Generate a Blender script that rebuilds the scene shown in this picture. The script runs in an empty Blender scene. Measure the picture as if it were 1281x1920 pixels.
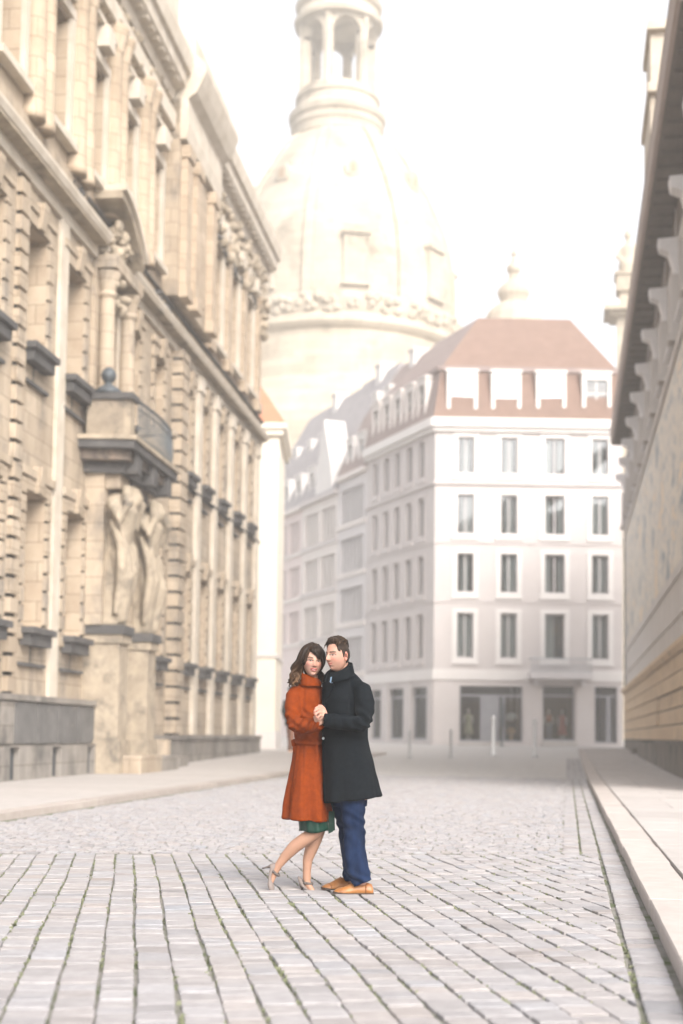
HAZE, SKY, SUN, FSTOP, EXPO = 0.0019, 0.15, 1.0, 1.35, 1.45
import bpy, bmesh, math, random
from mathutils import Vector, Matrix, noise
random.seed(7)
R = math.radians
scn = bpy.context.scene
COL = scn.collection

# ------------------------------------------------------------------ camera model (photo size 1281 x 1920)
W, H, FPX, CH = 1281, 1920, 2667.0, 1.16
PY0 = 1172.0                      # principal row: the lens is shifted up like a view camera
YAW, PITCH, ROLL = R(9.0664), R(4.4083), R(0.75)
_cw, _sw, _cp, _sp = math.cos(YAW), math.sin(YAW), math.cos(PITCH), math.sin(PITCH)
FW = Vector((-_sw*_cp, _cw*_cp, _sp))
_R0 = Vector((_cw, _sw, 0)); _U0 = _R0.cross(FW)
RT = math.cos(ROLL)*_R0 + math.sin(ROLL)*_U0
UP = -math.sin(ROLL)*_R0 + math.cos(ROLL)*_U0
CAM = Vector((0, 0, CH))
def ray(px, py):
    return FW + (px-W/2)/FPX*RT + (PY0-py)/FPX*UP
def gz(y):                        # the street climbs gently beyond 40 m
    t = y-40.0
    return 0.014*(t if t > 6 else (0.0 if t < -6 else (t+6)**2/24.0))
def ground(px, py, z=None):
    r = ray(px, py)
    zz = z or 0.0
    for _ in range(12):
        p = CAM + r*((zz-CH)/r.z)
        zz = gz(p.y) if z is None else z
    return p

# ------------------------------------------------------------------ materials
MATS = {}
def new_mat(name):
    m = bpy.data.materials.new(name); m.use_nodes = True
    nt = m.node_tree
    return m, nt, nt.nodes['Principled BSDF']
def mat(name, c1, c2=None, scale=3.0, rough=0.85, bump=0.0, bscale=40.0, stain=None, sscale=0.6, slim=(0.56, 0.7), stretch=(1,1,1), metal=0.0, detail=6.0, attr=None, spec=0.3, sheen=0.0, ashlar=None):
    m, nt, b = new_mat(name)
    N, L = nt.nodes, nt.links
    b.inputs['Roughness'].default_value = rough
    b.inputs['Metallic'].default_value = metal
    b.inputs['Specular IOR Level'].default_value = spec
    if sheen:
        b.inputs['Sheen Weight'].default_value = sheen; b.inputs['Sheen Roughness'].default_value = 0.5
    tc = N.new('ShaderNodeTexCoord'); mp = N.new('ShaderNodeMapping'); mp.inputs['Scale'].default_value = stretch
    L.new(tc.outputs['Object'], mp.inputs['Vector'])
    out = None
    if c2 is None: c2 = tuple(x*0.82 for x in c1)
    nz = N.new('ShaderNodeTexNoise'); nz.inputs['Scale'].default_value = scale; nz.inputs['Detail'].default_value = detail; nz.inputs['Roughness'].default_value = 0.65
    L.new(mp.outputs['Vector'], nz.inputs['Vector'])
    rp = N.new('ShaderNodeValToRGB'); rp.color_ramp.elements[0].position = 0.32; rp.color_ramp.elements[1].position = 0.68
    rp.color_ramp.elements[0].color = (*c2, 1); rp.color_ramp.elements[1].color = (*c1, 1)
    L.new(nz.outputs['Fac'], rp.inputs['Fac']); out = rp.outputs['Color']
    if attr:
        at = N.new('ShaderNodeVertexColor'); at.layer_name = attr
        mx = N.new('ShaderNodeMix'); mx.data_type = 'RGBA'; mx.blend_type = 'MULTIPLY'; mx.inputs['Factor'].default_value = 1.0
        L.new(out, mx.inputs['A']); L.new(at.outputs['Color'], mx.inputs['B']); out = mx.outputs['Result']
    if stain:
        n2 = N.new('ShaderNodeTexNoise'); n2.inputs['Scale'].default_value = sscale; n2.inputs['Detail'].default_value = 8; n2.inputs['Roughness'].default_value = 0.7
        L.new(mp.outputs['Vector'], n2.inputs['Vector'])
        mr = N.new('ShaderNodeMapRange'); mr.inputs['From Min'].default_value = slim[0]; mr.inputs['From Max'].default_value = slim[1]
        L.new(n2.outputs['Fac'], mr.inputs['Value'])
        mx = N.new('ShaderNodeMix'); mx.data_type = 'RGBA'
        L.new(mr.outputs['Result'], mx.inputs['Factor']); L.new(out, mx.inputs['A']); mx.inputs['B'].default_value = (*stain, 1)
        out = mx.outputs['Result']
    if ashlar:                      # (block length, block height, axis) : joints of the stone courses
        sp = N.new('ShaderNodeSeparateXYZ'); L.new(tc.outputs['Object'], sp.inputs['Vector']); cb = N.new('ShaderNodeCombineXYZ')
        ad = N.new('ShaderNodeMath'); ad.operation = 'ADD'; L.new(sp.outputs['X'], ad.inputs[0]); L.new(sp.outputs['Y'], ad.inputs[1])
        L.new(ad.outputs[0], cb.inputs['X']); L.new(sp.outputs['Z'], cb.inputs['Y'])
        bk = N.new('ShaderNodeTexBrick'); bk.inputs['Scale'].default_value = 1.0; bk.inputs['Brick Width'].default_value = ashlar[0]; bk.inputs['Row Height'].default_value = ashlar[1]
        bk.inputs['Mortar Size'].default_value = 0.012; bk.inputs['Mortar Smooth'].default_value = 0.4; bk.inputs['Color1'].default_value = (1.0, 1.0, 1.0, 1); bk.inputs['Color2'].default_value = (0.82, 0.81, 0.80, 1); bk.inputs['Mortar'].default_value = (0.5, 0.48, 0.45, 1)
        L.new(cb.outputs[0], bk.inputs['Vector'])
        mx = N.new('ShaderNodeMix'); mx.data_type = 'RGBA'; mx.blend_type = 'MULTIPLY'; mx.inputs['Factor'].default_value = 1.0
        L.new(out, mx.inputs['A']); L.new(bk.outputs['Color'], mx.inputs['B']); out = mx.outputs['Result']
    L.new(out, b.inputs['Base Color'])
    if bump:
        n3 = N.new('ShaderNodeTexNoise'); n3.inputs['Scale'].default_value = bscale; n3.inputs['Detail'].default_value = 8
        L.new(mp.outputs['Vector'], n3.inputs['Vector'])
        bp = N.new('ShaderNodeBump'); bp.inputs['Strength'].default_value = bump; bp.inputs['Distance'].default_value = 0.02
        L.new(n3.outputs['Fac'], bp.inputs['Height']); L.new(bp.outputs['Normal'], b.inputs['Normal'])
    MATS[name] = m
    return m
def mat_attr(name, rough=0.6, attr='Col', spec=0.3, sss=0.0, bump=0.0, bscale=300):
    m, nt, b = new_mat(name); N, L = nt.nodes, nt.links
    at = N.new('ShaderNodeVertexColor'); at.layer_name = attr
    nz = N.new('ShaderNodeTexNoise'); nz.inputs['Scale'].default_value = 60; tc = N.new('ShaderNodeTexCoord'); L.new(tc.outputs['Object'], nz.inputs['Vector'])
    mr = N.new('ShaderNodeMapRange'); mr.inputs['To Min'].default_value = 0.92; mr.inputs['To Max'].default_value = 1.06
    L.new(nz.outputs['Fac'], mr.inputs['Value'])
    mx = N.new('ShaderNodeMix'); mx.data_type = 'RGBA'; mx.blend_type = 'MULTIPLY'; mx.inputs['Factor'].default_value = 1.0
    L.new(at.outputs['Color'], mx.inputs['A']); L.new(mr.outputs['Result'], mx.inputs['B'])
    L.new(mx.outputs['Result'], b.inputs['Base Color'])
    b.inputs['Roughness'].default_value = rough; b.inputs['Specular IOR Level'].default_value = spec
    if sss:
        b.inputs['Subsurface Weight'].default_value = sss; b.inputs['Subsurface Radius'].default_value = (0.01, 0.004, 0.002); b.inputs['Subsurface Scale'].default_value = 0.6
    MATS[name] = m
    return m
def mat_glass(name, tint=(0.5, 0.55, 0.55), gloss=0.25):
    m, nt, b = new_mat(name); N, L = nt.nodes, nt.links
    N.remove(b); o = N['Material Output']
    t = N.new('ShaderNodeBsdfTransparent'); t.inputs['Color'].default_value = (*tint, 1)
    g = N.new('ShaderNodeBsdfGlossy'); g.inputs['Roughness'].default_value = 0.05; g.inputs['Color'].default_value = (0.9, 0.93, 0.95, 1)
    nz = N.new('ShaderNodeTexNoise'); nz.inputs['Scale'].default_value = 0.7; tc = N.new('ShaderNodeTexCoord'); L.new(tc.outputs['Object'], nz.inputs['Vector'])
    bp = N.new('ShaderNodeBump'); bp.inputs['Strength'].default_value = 0.08; L.new(nz.outputs['Fac'], bp.inputs['Height']); L.new(bp.outputs['Normal'], g.inputs['Normal'])
    fr = N.new('ShaderNodeMix'); fr.inputs['A'].default_value = gloss
    x = N.new('ShaderNodeMixShader'); x.inputs['Fac'].default_value = gloss
    L.new(t.outputs[0], x.inputs[1]); L.new(g.outputs[0], x.inputs[2]); L.new(x.outputs[0], o.inputs['Surface'])
    N.remove(fr)
    MATS[name] = m
    return m

mat_glass('glass_dark', (0.35,0.38,0.38), 0.10)
mat_glass('glass_pale', (0.7, 0.72, 0.72), 0.42)
mat_glass('glass', (0.55,0.60,0.60), 0.12)
mat('groove_dark', (0.05, 0.045, 0.04), (0.03, 0.028, 0.026), 3, 0.95)  # floors of the grooves between blocks, their darkness put into the colour
mat('plinth_slab', (0.15, 0.145, 0.14), (0.09, 0.088, 0.086), 1.8, 0.85, 0.3, 20, stain=(0.28, 0.25, 0.22), sscale=1.1, slim=(0.58, 0.75))
mat('sandstone', (0.50, 0.415, 0.32), (0.36, 0.29, 0.215), 1.1, 0.9, 0.35, 14, stain=(0.13, 0.125, 0.12), sscale=0.9, slim=(0.50, 0.74), stretch=(1, 1, 0.55), ashlar=(1.1, 0.46))
mat('sandstone_base', (0.32, 0.29, 0.255), (0.20, 0.185, 0.17), 1.3, 0.9, 0.4, 14, stain=(0.07, 0.068, 0.066), sscale=0.75, slim=(0.50, 0.68), stretch=(1, 1, 0.6), ashlar=(1.5, 0.42))
mat('sandstone_pale', (0.60, 0.54, 0.46), (0.46, 0.40, 0.32), 1.5, 0.9, 0.3, 16, stain=(0.33, 0.27, 0.2), sscale=1.3, slim=(0.60, 0.85))
mat('sandstone_warm', (0.50, 0.41, 0.31), (0.42, 0.325, 0.235), 1.7, 0.9, 0.3, 16, ashlar=(0.9, 0.46), stain=(0.28, 0.22, 0.17), sscale=1.3, slim=(0.60, 0.85))
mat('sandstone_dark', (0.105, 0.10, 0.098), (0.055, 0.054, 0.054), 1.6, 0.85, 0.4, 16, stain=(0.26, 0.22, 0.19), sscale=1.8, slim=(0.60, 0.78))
mat('sandstone_carved', (0.42, 0.35, 0.265), (0.27, 0.225, 0.17), 2.4, 0.9, 0.5, 20, stain=(0.09, 0.083, 0.075), sscale=1.5, slim=(0.52, 0.72))
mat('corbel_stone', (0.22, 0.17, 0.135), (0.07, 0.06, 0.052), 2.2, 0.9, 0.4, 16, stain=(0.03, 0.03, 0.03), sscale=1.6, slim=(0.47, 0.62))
mat('iron', (0.10, 0.115, 0.125), (0.06, 0.07, 0.08), 8, 0.55, 0.1, 60, metal=0.3)
mat('pale_post', (0.42, 0.42, 0.42), (0.36, 0.36, 0.36), 8, 0.6)
mat('pale_iron', (0.36, 0.38, 0.40), (0.28, 0.3, 0.32), 8, 0.55, 0.1, 60)
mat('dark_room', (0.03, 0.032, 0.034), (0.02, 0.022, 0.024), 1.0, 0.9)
mat('window_wood', (0.34, 0.28, 0.2), (0.26, 0.21, 0.15), 3, 0.6)
mat('plaster', (0.56, 0.52, 0.508), (0.525, 0.485, 0.473), 0.6, 0.9, 0.08, 60, stain=(0.5, 0.455, 0.44), sscale=0.5)
mat('plaster_white', (0.71, 0.68, 0.66), (0.67, 0.64, 0.62), 0.8, 0.9, 0.05, 60)
mat('plaster_cream', (0.80, 0.74, 0.64), (0.74, 0.67, 0.56), 0.5, 0.9, 0.1, 40)
mat('plaster_grey', (0.62, 0.59, 0.59), (0.56, 0.535, 0.535), 0.5, 0.9, 0.1, 40)
mat('plaster_rose', (0.70, 0.61, 0.59), (0.65, 0.56, 0.54), 0.5, 0.9, 0.1, 40)
mat('plaster_beige', (0.70, 0.65, 0.62), (0.64, 0.59, 0.56), 0.5, 0.9, 0.1, 40)
def mat_tiles(name, c1, c2, sc=2.6):
    m = mat(name, c1, c2, 1.3, 0.8); nt = m.node_tree; N, L = nt.nodes, nt.links
    tc = N.new('ShaderNodeTexCoord'); wv = N.new('ShaderNodeTexWave'); wv.bands_direction = 'Z'; wv.inputs['Scale'].default_value = sc; wv.inputs['Distortion'].default_value = 0.6
    L.new(tc.outputs['Object'], wv.inputs['Vector'])
    bp = N.new('ShaderNodeBump'); bp.inputs['Strength'].default_value = 0.5; bp.inputs['Distance'].default_value = 0.03
    L.new(wv.outputs['Fac'], bp.inputs['Height']); L.new(bp.outputs['Normal'], N['Principled BSDF'].inputs['Normal'])
mat_tiles('roof_tile', (0.235, 0.155, 0.122), (0.19, 0.125, 0.098))
mat_tiles('roof_orange', (0.50, 0.22, 0.13), (0.42, 0.18, 0.1))
mat_tiles('roof_slate', (0.36, 0.335, 0.34), (0.30, 0.28, 0.285))
mat_tiles('roof_mauve', (0.30, 0.235, 0.215), (0.25, 0.195, 0.18))
mat('dome_stone', (0.54, 0.475, 0.385), (0.43, 0.37, 0.285), 0.25, 0.9, 0.2, 3, ashlar=(2.4, 0.8), stain=(0.20, 0.165, 0.12), sscale=0.22, slim=(0.54, 0.74))
mat('dome_warm', (0.36, 0.255, 0.165), (0.30, 0.21, 0.135), 0.4, 0.9)
mat('curtain', (0.52, 0.51, 0.50), (0.40, 0.40, 0.40), 2, 0.9, stretch=(8, 8, 0.3))
mat('shop_metal', (0.27, 0.27, 0.29), (0.23, 0.23, 0.25), 2, 0.5)
mat('eave_wood', (0.18, 0.145, 0.122), (0.135, 0.108, 0.09), 3, 0.8, 0.2, 30, stretch=(1, 0.2, 1))
mat('eave_edge', (0.36, 0.285, 0.25), (0.29, 0.23, 0.20), 2, 0.7, stretch=(1, 0.2, 1))
mat('wall_pale', (0.58, 0.54, 0.51), (0.51, 0.475, 0.45), 0.8, 0.85, 0.1, 40)
mat('bracket_stone', (0.78, 0.755, 0.76), (0.70, 0.68, 0.68), 3, 0.85)
mat('rust_stone', (0.66, 0.50, 0.33), (0.50, 0.365, 0.235), 2.0, 0.9, 0.5, 20, stain=(0.12, 0.10, 0.07), sscale=1.2, slim=(0.57, 0.74))
mat('plinth_stone', (0.20, 0.17, 0.14), (0.12, 0.105, 0.09), 1.6, 0.9, 0.4, 20, stain=(0.05, 0.05, 0.05), sscale=1.5, slim=(0.48, 0.62), stretch=(1, 1.6, 0.3))
mat('granite', (0.46, 0.43, 0.405), (0.39, 0.365, 0.34), 5, 0.85, 0.25, 120, stain=(0.40, 0.37, 0.35), sscale=1.3, slim=(0.55, 0.8))
mat('slab', (0.41, 0.385, 0.375), (0.35, 0.33, 0.32), 4, 0.85, 0.2, 120, stain=(0.37, 0.345, 0.33), sscale=0.8, slim=(0.55, 0.8), attr='Col')
mat('setts', (0.345, 0.329, 0.333), (0.275, 0.261, 0.264), 13, 0.72, 0.45, 130, stain=(0.25, 0.24, 0.24), sscale=5.0, slim=(0.56, 0.8), attr='Col')
mat('moss', (0.19, 0.20, 0.125), (0.12, 0.135, 0.075), 12, 0.9)
mat('joint', (0.24, 0.228, 0.21), (0.17, 0.163, 0.145), 9, 0.95, 0.5, 60, stain=(0.08, 0.10, 0.045), sscale=2.5, slim=(0.48, 0.6))

# ------------------------------------------------------------------ mesh builder
class MB:
    def __init__(s, T=None): s.v = []; s.f = []; s.m = []; s.c = None; s.T = T
    def pt(s, p):
        s.v.append(tuple(s.T(*p)) if s.T else tuple(p)); return len(s.v)-1
    def face(s, idx, m=0): s.f.append(tuple(idx)); s.m.append(m)
    def quad(s, a, b, c, d, m=0): s.face([s.pt(a), s.pt(b), s.pt(c), s.pt(d)], m)
    def box(s, x0, x1, y0, y1, z0, z1, m=0, bev=0.0):
        if x0 > x1: x0, x1 = x1, x0
        if y0 > y1: y0, y1 = y1, y0
        if bev > 0:
            b = min(bev, (x1-x0)*0.4, (y1-y0)*0.4, (z1-z0)*0.4)
            # chamfer the vertical edges and the top edge
            def ring(k, z):
                return [s.pt(p) for p in ((x0+b, y0+k, z), (x1-b, y0+k, z), (x1-k, y0+b, z), (x1-k, y1-b, z), (x1-b, y1-k, z), (x0+b, y1-k, z), (x0+k, y1-b, z), (x0+k, y0+b, z))]
            rs = [ring(b*0.6, z0), ring(0, z0+b), ring(0, z1-b), ring(b*0.6, z1)]
            for r0, r1 in zip(rs, rs[1:]):
                for i in range(8): s.face((r0[i], r0[(i+1) % 8], r1[(i+1) % 8], r1[i]), m)
            s.face(rs[0][::-1], m); s.face(rs[-1], m)
            return
        i = [s.pt(p) for p in ((x0, y0, z0), (x1, y0, z0), (x1, y1, z0), (x0, y1, z0), (x0, y0, z1), (x1, y0, z1), (x1, y1, z1), (x0, y1, z1))]
        for q in ((0, 3, 2, 1), (4, 5, 6, 7), (0, 1, 5, 4), (1, 2, 6, 5), (2, 3, 7, 6), (3, 0, 4, 7)): s.face([i[k] for k in q], m)
    def prism(s, poly, y0, y1, m=0):          # poly in (x,z), extruded along y
        a = [s.pt((p[0], y0, p[1])) for p in poly]; b = [s.pt((p[0], y1, p[1])) for p in poly]
        n = len(poly)
        for i in range(n): s.face((a[i], a[(i+1) % n], b[(i+1) % n], b[i]), m)
        s.face(a[::-1], m); s.face(b, m)
    def prismz(s, poly, z0, z1, m=0):
        a = [s.pt((p[0], p[1], z0)) for p in poly]; b = [s.pt((p[0], p[1], z1)) for p in poly]
        n = len(poly)
        for i in range(n): s.face((a[i], a[(i+1) % n], b[(i+1) % n], b[i]), m)
        s.face(a[::-1], m); s.face(b, m)
    def prismx(s, poly, x0, x1, m=0):         # poly in (y,z)
        a = [s.pt((x0, p[0], p[1])) for p in poly]; b = [s.pt((x1, p[0], p[1])) for p in poly]
        n = len(poly)
        for i in range(n): s.face((a[i], a[(i+1) % n], b[(i+1) % n], b[i]), m)
        s.face(a[::-1], m); s.face(b, m)
    def rings(s, rs, m=0, cap=True, closed=True):
        ids = [[s.pt(p) for p in r] for r in rs]
        for r0, r1 in zip(ids, ids[1:]):
            n = len(r0)
            for i in range(n if closed else n-1): s.face((r0[i], r0[(i+1) % n], r1[(i+1) % n], r1[i]), m)
        if cap: s.face(ids[0][::-1], m); s.face(ids[-1], m)
    def lathe(s, cx, cy, prof, n=32, m=0, cap=True, ph=0.0):
        s.rings([[(cx+r*math.cos(ph+2*math.pi*i/n), cy+r*math.sin(ph+2*math.pi*i/n), z) for i in range(n)] for r, z in prof], m, cap)
    def tube(s, pts, rad, n=12, m=0, flat=None):
        pts = [Vector(p) for p in pts]
        if not hasattr(rad, '__len__'): rad = [rad]*len(pts)
        rs = []; prev = None
        for i, p in enumerate(pts):
            d = (pts[min(i+1, len(pts)-1)]-pts[max(i-1, 0)])
            d = d.normalized() if d.length > 1e-9 else Vector((0, 0, 1))
            if prev is None:
                up = Vector((0, 1, 0)) if abs(d.y) < 0.9 else Vector((1, 0, 0))
                u = d.cross(up).normalized()
            else:
                u = (prev-d*prev.dot(d)).normalized()
            prev = u; w = d.cross(u)
            fb = flat if flat else 1.0
            rs.append([tuple(p+rad[i]*(math.cos(t)*u+fb*math.sin(t)*w)) for t in (2*math.pi*k/n for k in range(n))])
        s.rings(rs, m)
    def build(s, name, mats, parent=None, smooth=False, recalc=True, loc=None, col=None):
        me = bpy.data.meshes.new(name)
        me.from_pydata(s.v, [], s.f)
        if not isinstance(mats, (list, tuple)): mats = [mats]
        for k in mats: me.materials.append(MATS[k] if isinstance(k, str) else k)
        if len(mats) > 1: me.polygons.foreach_set('material_index', s.m)
        if recalc:
            bm = bmesh.new(); bm.from_mesh(me); bmesh.ops.recalc_face_normals(bm, faces=bm.faces); bm.to_mesh(me); bm.free()
        if smooth: me.polygons.foreach_set('use_smooth', [True]*len(me.polygons))
        if col:
            ca = me.color_attributes.new('Col', 'FLOAT_COLOR', 'POINT')
            flat = []
            for c in col: flat += [c[0], c[1], c[2], 1.0]
            ca.data.foreach_set('color', flat)
        o = bpy.data.objects.new(name, me); COL.objects.link(o)
        if parent: o.parent = parent
        if loc: o.location = loc
        me.update()
        return o
def tag(o, label=None, cat=None, group=None, kind=None):
    if label: o['label'] = label
    if cat: o['category'] = cat
    if group: o['group'] = group
    if kind: o['kind'] = kind
    return o
def empty(name, loc, rz=0.0):
    o = bpy.data.objects.new(name, None); COL.objects.link(o); o.empty_display_size = 0.3
    o.location = loc; o.rotation_euler = (0, 0, rz); return o
def dup(o, parent=None, off=(0, 0, 0), rec=True):
    c = o.copy(); COL.objects.link(c)
    if parent: c.parent = parent
    c.location = Vector(o.location)+Vector(off)
    if rec:
        for ch in [x for x in COL.objects if x.parent == o]:
            d = ch.copy(); COL.objects.link(d); d.parent = c
            for g in [x for x in COL.objects if x.parent == ch]:
                e = g.copy(); COL.objects.link(e); e.parent = d
    return c

def wall_holes(mb, s0, s1, z0, z1, holes, o=0.0, depth=0.5, sg=1, m=0, mr=0):
    """facade sheet in the plane x = sg*o with openings (a,b,za,zb) and their reveals"""
    S = sorted({s0, s1, *[h[0] for h in holes], *[h[1] for h in holes]}); S = [q for q in S if s0 <= q <= s1]
    Z = sorted({z0, z1, *[h[2] for h in holes], *[h[3] for h in holes]}); Z = [q for q in Z if z0 <= q <= z1]
    x = sg*o; xi = sg*(o-depth)
    for a, b in zip(S, S[1:]):
        for c, d in zip(Z, Z[1:]):
            ms, mz = (a+b)/2, (c+d)/2
            if any(h[0] < ms < h[1] and h[2] < mz < h[3] for h in holes): continue
            mb.quad((x, a, c), (x, b, c), (x, b, d), (x, a, d), m)
    for a, b, c, d in holes:
        mb.quad((x, a, c), (xi, a, c), (xi, a, d), (x, a, d), mr); mb.quad((x, b, c), (xi, b, c), (xi, b, d), (x, b, d), mr)
        mb.quad((x, a, c), (x, b, c), (xi, b, c), (xi, a, c), mr); mb.quad((x, a, d), (x, b, d), (xi, b, d), (xi, a, d), mr)
def moulding(mb, s0, s1, prof, sg=1, m=0):
    """prof: list of (out, z) from bottom to top, closed against out = in0"""
    mb.prism([(sg*o, z) for o, z in prof], s0, s1, m)
# ================================================================== SETTING: ground, paving, pavements
SETT = MB(); SCOL = []
def clip(poly, axis, lim, sgn):
    out = []; n = len(poly)
    for i in range(n):
        a, b = poly[i], poly[(i+1) % n]; da, db = (lim-a[axis])*sgn, (lim-b[axis])*sgn
        if da >= 0: out.append(a)
        if (da >= 0) != (db >= 0):
            t = da/(da-db); out.append((a[0]+(b[0]-a[0])*t, a[1]+(b[1]-a[1])*t))
    return out
def sett(cx, cy, ang, lx, ly, h, tone, z0=0.0, xmax=None):
    ca, sa = math.cos(ang), math.sin(ang)
    pl = []
    for x, y in ((-1, -1), (0.1, -1.0), (1, -1), (1, 0.1), (1, 1), (-0.1, 1.0), (-1, 1), (-1, -0.1)):
        k = 0.045 if abs(x) == abs(y) else 0.03
        X, Y = x*lx/2*(1+random.uniform(-k, k*0.4)), y*ly/2*(1+random.uniform(-k, k*0.4))
        if abs(x) == abs(y): X *= 0.97; Y *= 0.965
        pl.append((cx+X*ca-Y*sa, cy+X*sa+Y*ca))
    if xmax is not None:
        pl = clip(pl, 0, xmax+random.uniform(-0.006, 0.004), 1)
        if len(pl) < 3: return
        if max(p[0] for p in pl)-min(p[0] for p in pl) < 0.03: return
    mx, my = sum(p[0] for p in pl)/len(pl), sum(p[1] for p in pl)/len(pl); m_ = min(lx, ly)
    g1, g2_ = random.uniform(-0.03, 0.03), random.uniform(-0.03, 0.03)
    n0 = len(SETT.v); ids = []
    for k, z in ((0.0, z0-0.03), (0.0005, z0+h-0.003), (m_*0.022, z0+h-0.0005), (m_*0.14, z0+h+0.001)):
        f = 1-2*k/m_
        ids.append([SETT.pt((mx+(p[0]-mx)*f, my+(p[1]-my)*f, z+((p[0]-mx)*g1+(p[1]-my)*g2_)*f*(k > 0))) for p in pl])
    n = len(pl)
    for a, b in zip(ids, ids[1:]):
        for i in range(n): SETT.face((a[i], a[(i+1) % n], b[(i+1) % n], b[i]))
    SETT.face(ids[-1])
    SCOL.extend([tone]*(len(SETT.v)-n0))
def tone():
    t = random.gauss(1.0, 0.05); w = random.gauss(0, 0.02)
    if random.random() < 0.05: t *= 0.84
    return (max(0.5, min(1.2, t+w)), max(0.5, min(1.2, t)), max(0.5, min(1.2, t-w)))
KERB_R = 0.53
def kerb_l(y): return -7.0-0.024*(y-12) if y < 42 else -7.72-0.024*(y-42)*0.4
ROWA = R(17.3)                   # rows run 17 degrees left of the street
rd = Vector((-math.sin(ROWA), math.cos(ROWA))); rp = Vector((math.cos(ROWA), math.sin(ROWA)))
BV = 13.75                       # where the big setts stop, measured along the rows at x=-2.1
V0 = Vector((-2.15, 13.65)).dot(rd)
MOSSPTS = []
u = -9.0
while u < 6.5:
    w = random.uniform(0.158, 0.186)
    v = 2.0+random.uniform(0, 0.3); wob = random.uniform(0, 9)
    while v < V0-0.1:
        l = random.choice((0.13, 0.15, 0.17, 0.19, 0.21, 0.25))*random.uniform(0.92, 1.08)
        if v+l > V0: l = V0-v
        uc = u+w/2+0.012*noise.noise(Vector((wob, v*0.8, 0)))+0.03*noise.noise(Vector((u*0.15, v*0.25, 3)))
        c = rp*uc+rd*(v+l/2)
        if kerb_l(c.y)+0.1 < c.x < 0.40 and -4.6 < c.x+0.22*(c.y-6) :
            sett(c.x, c.y, ROWA, w-random.uniform(0.006, 0.015), l-random.uniform(0.008, 0.015), random.uniform(0.016, 0.026), tone(), xmax=0.292)
            if c.y > 5.0 and c.x > -1.0-0.45*c.y:
                for _ in range(4):
                    q = rp*(uc-w/2+random.gauss(0, 0.006))+rd*(v+random.random()*l)
                    if q.x < 0.3: MOSSPTS.append((q.x, q.y, 1.0))
                if random.random() < 0.3:
                    q = rp*(uc+random.uniform(-w/2, w/2))+rd*v
                    if q.x < 0.3: MOSSPTS.append((q.x, q.y, 0.5))
        v += l
    u += w
# gutter courses along the right kerb
for k in range(3):
    y = 4.0 if k == 0 else 14.15+random.random()*0.1
    while y < 60:
        l = random.uniform(0.16, 0.27)
        x = KERB_R-0.125-k*0.185
        if k == 0 or y > 14.1:
            sett(x+0.006*noise.noise(Vector((k, y, 0))), y+l/2, 0, 0.165, l-0.016, random.uniform(0.018, 0.030), tone(), gz(y))
            for _ in range(3):
                if y < 34: MOSSPTS.append((x-0.0925+random.gauss(0, 0.006), y+random.random()*l, 1.2))
        y += l
# smaller random setts beyond
y = 12.1
row = 0
while y < 40:
    d = 0.125 if y < 24 else 0.15
    xl = kerb_l(y)+0.12
    xr = KERB_R-0.6
    x = xl+random.uniform(0, d)
    while x < xr:
        w = d*random.uniform(0.8, 1.25)
        cx, cy = x+w/2, y+random.gauss(0, 0.012)+0.05*math.sin(x*0.9)
        vv = Vector((cx, cy)).dot(rd)
        if vv > V0+0.05:
            sett(cx, cy, random.gauss(0, 0.07), w-0.02, d*random.uniform(0.78, 0.9), random.uniform(0.014, 0.026), tone(), gz(cy))
            if y < 22 and random.random() < 0.35: MOSSPTS.append((cx+w/2, cy+random.uniform(-.05, .05), 0.8))
        x += w
    y += d*0.98
o = SETT.build('cobblestone_road', 'setts', recalc=False, col=SCOL); tag(o, kind='structure')

# base sheet under the setts, reaching far beyond the buildings
g = MB()
ys = [-40, -10, 0, 10, 20, 30]+[34+k for k in range(0, 14)]+[50, 60, 70, 80, 100, 140, 200, 300, 700]
xs = [-600, -120, -60, -30, -15, -7.5, 0, 6, 15, 40, 120, 600]
idx = [[g.pt((x, yy, gz(min(yy, 140))+0.006)) for x in xs] for yy in ys]
for a, b in zip(idx, idx[1:]):
    for i in range(len(xs)-1): g.face((a[i], a[i+1], b[i+1], b[i]))
o = g.build('ground', 'joint', recalc=False); tag(o, kind='structure')
# far paving past the modelled setts: fine setts by material
m, nt, b = new_mat('far_setts'); N, L = nt.nodes, nt.links
tc = N.new('ShaderNodeTexCoord'); vo = N.new('ShaderNodeTexVoronoi'); vo.inputs['Scale'].default_value = 7.0
v2 = N.new('ShaderNodeTexVoronoi'); v2.inputs['Scale'].default_value = 7.0; v2.feature = 'DISTANCE_TO_EDGE'
L.new(tc.outputs['Object'], vo.inputs['Vector']); L.new(tc.outputs['Object'], v2.inputs['Vector'])
mr = N.new('ShaderNodeMapRange'); mr.inputs['To Min'].default_value = 0.36; mr.inputs['To Max'].default_value = 0.45; L.new(vo.outputs['Color'], mr.inputs['Value'])
cr = N.new('ShaderNodeCombineColor'); L.new(mr.outputs['Result'], cr.inputs[0])
m2_ = N.new('ShaderNodeMath'); m2_.operation = 'MULTIPLY'; m2_.inputs[1].default_value = 0.95; L.new(mr.outputs['Result'], m2_.inputs[0]); L.new(m2_.outputs[0], cr.inputs[1])
m3_ = N.new('ShaderNodeMath'); m3_.operation = 'MULTIPLY'; m3_.inputs[1].default_value = 0.92; L.new(mr.outputs['Result'], m3_.inputs[0]); L.new(m3_.outputs[0], cr.inputs[2])
st = N.new('ShaderNodeMapRange'); st.inputs['From Min'].default_value = 0.02; st.inputs['From Max'].default_value = 0.07; L.new(v2.outputs['Distance'], st.inputs['Value'])
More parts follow.
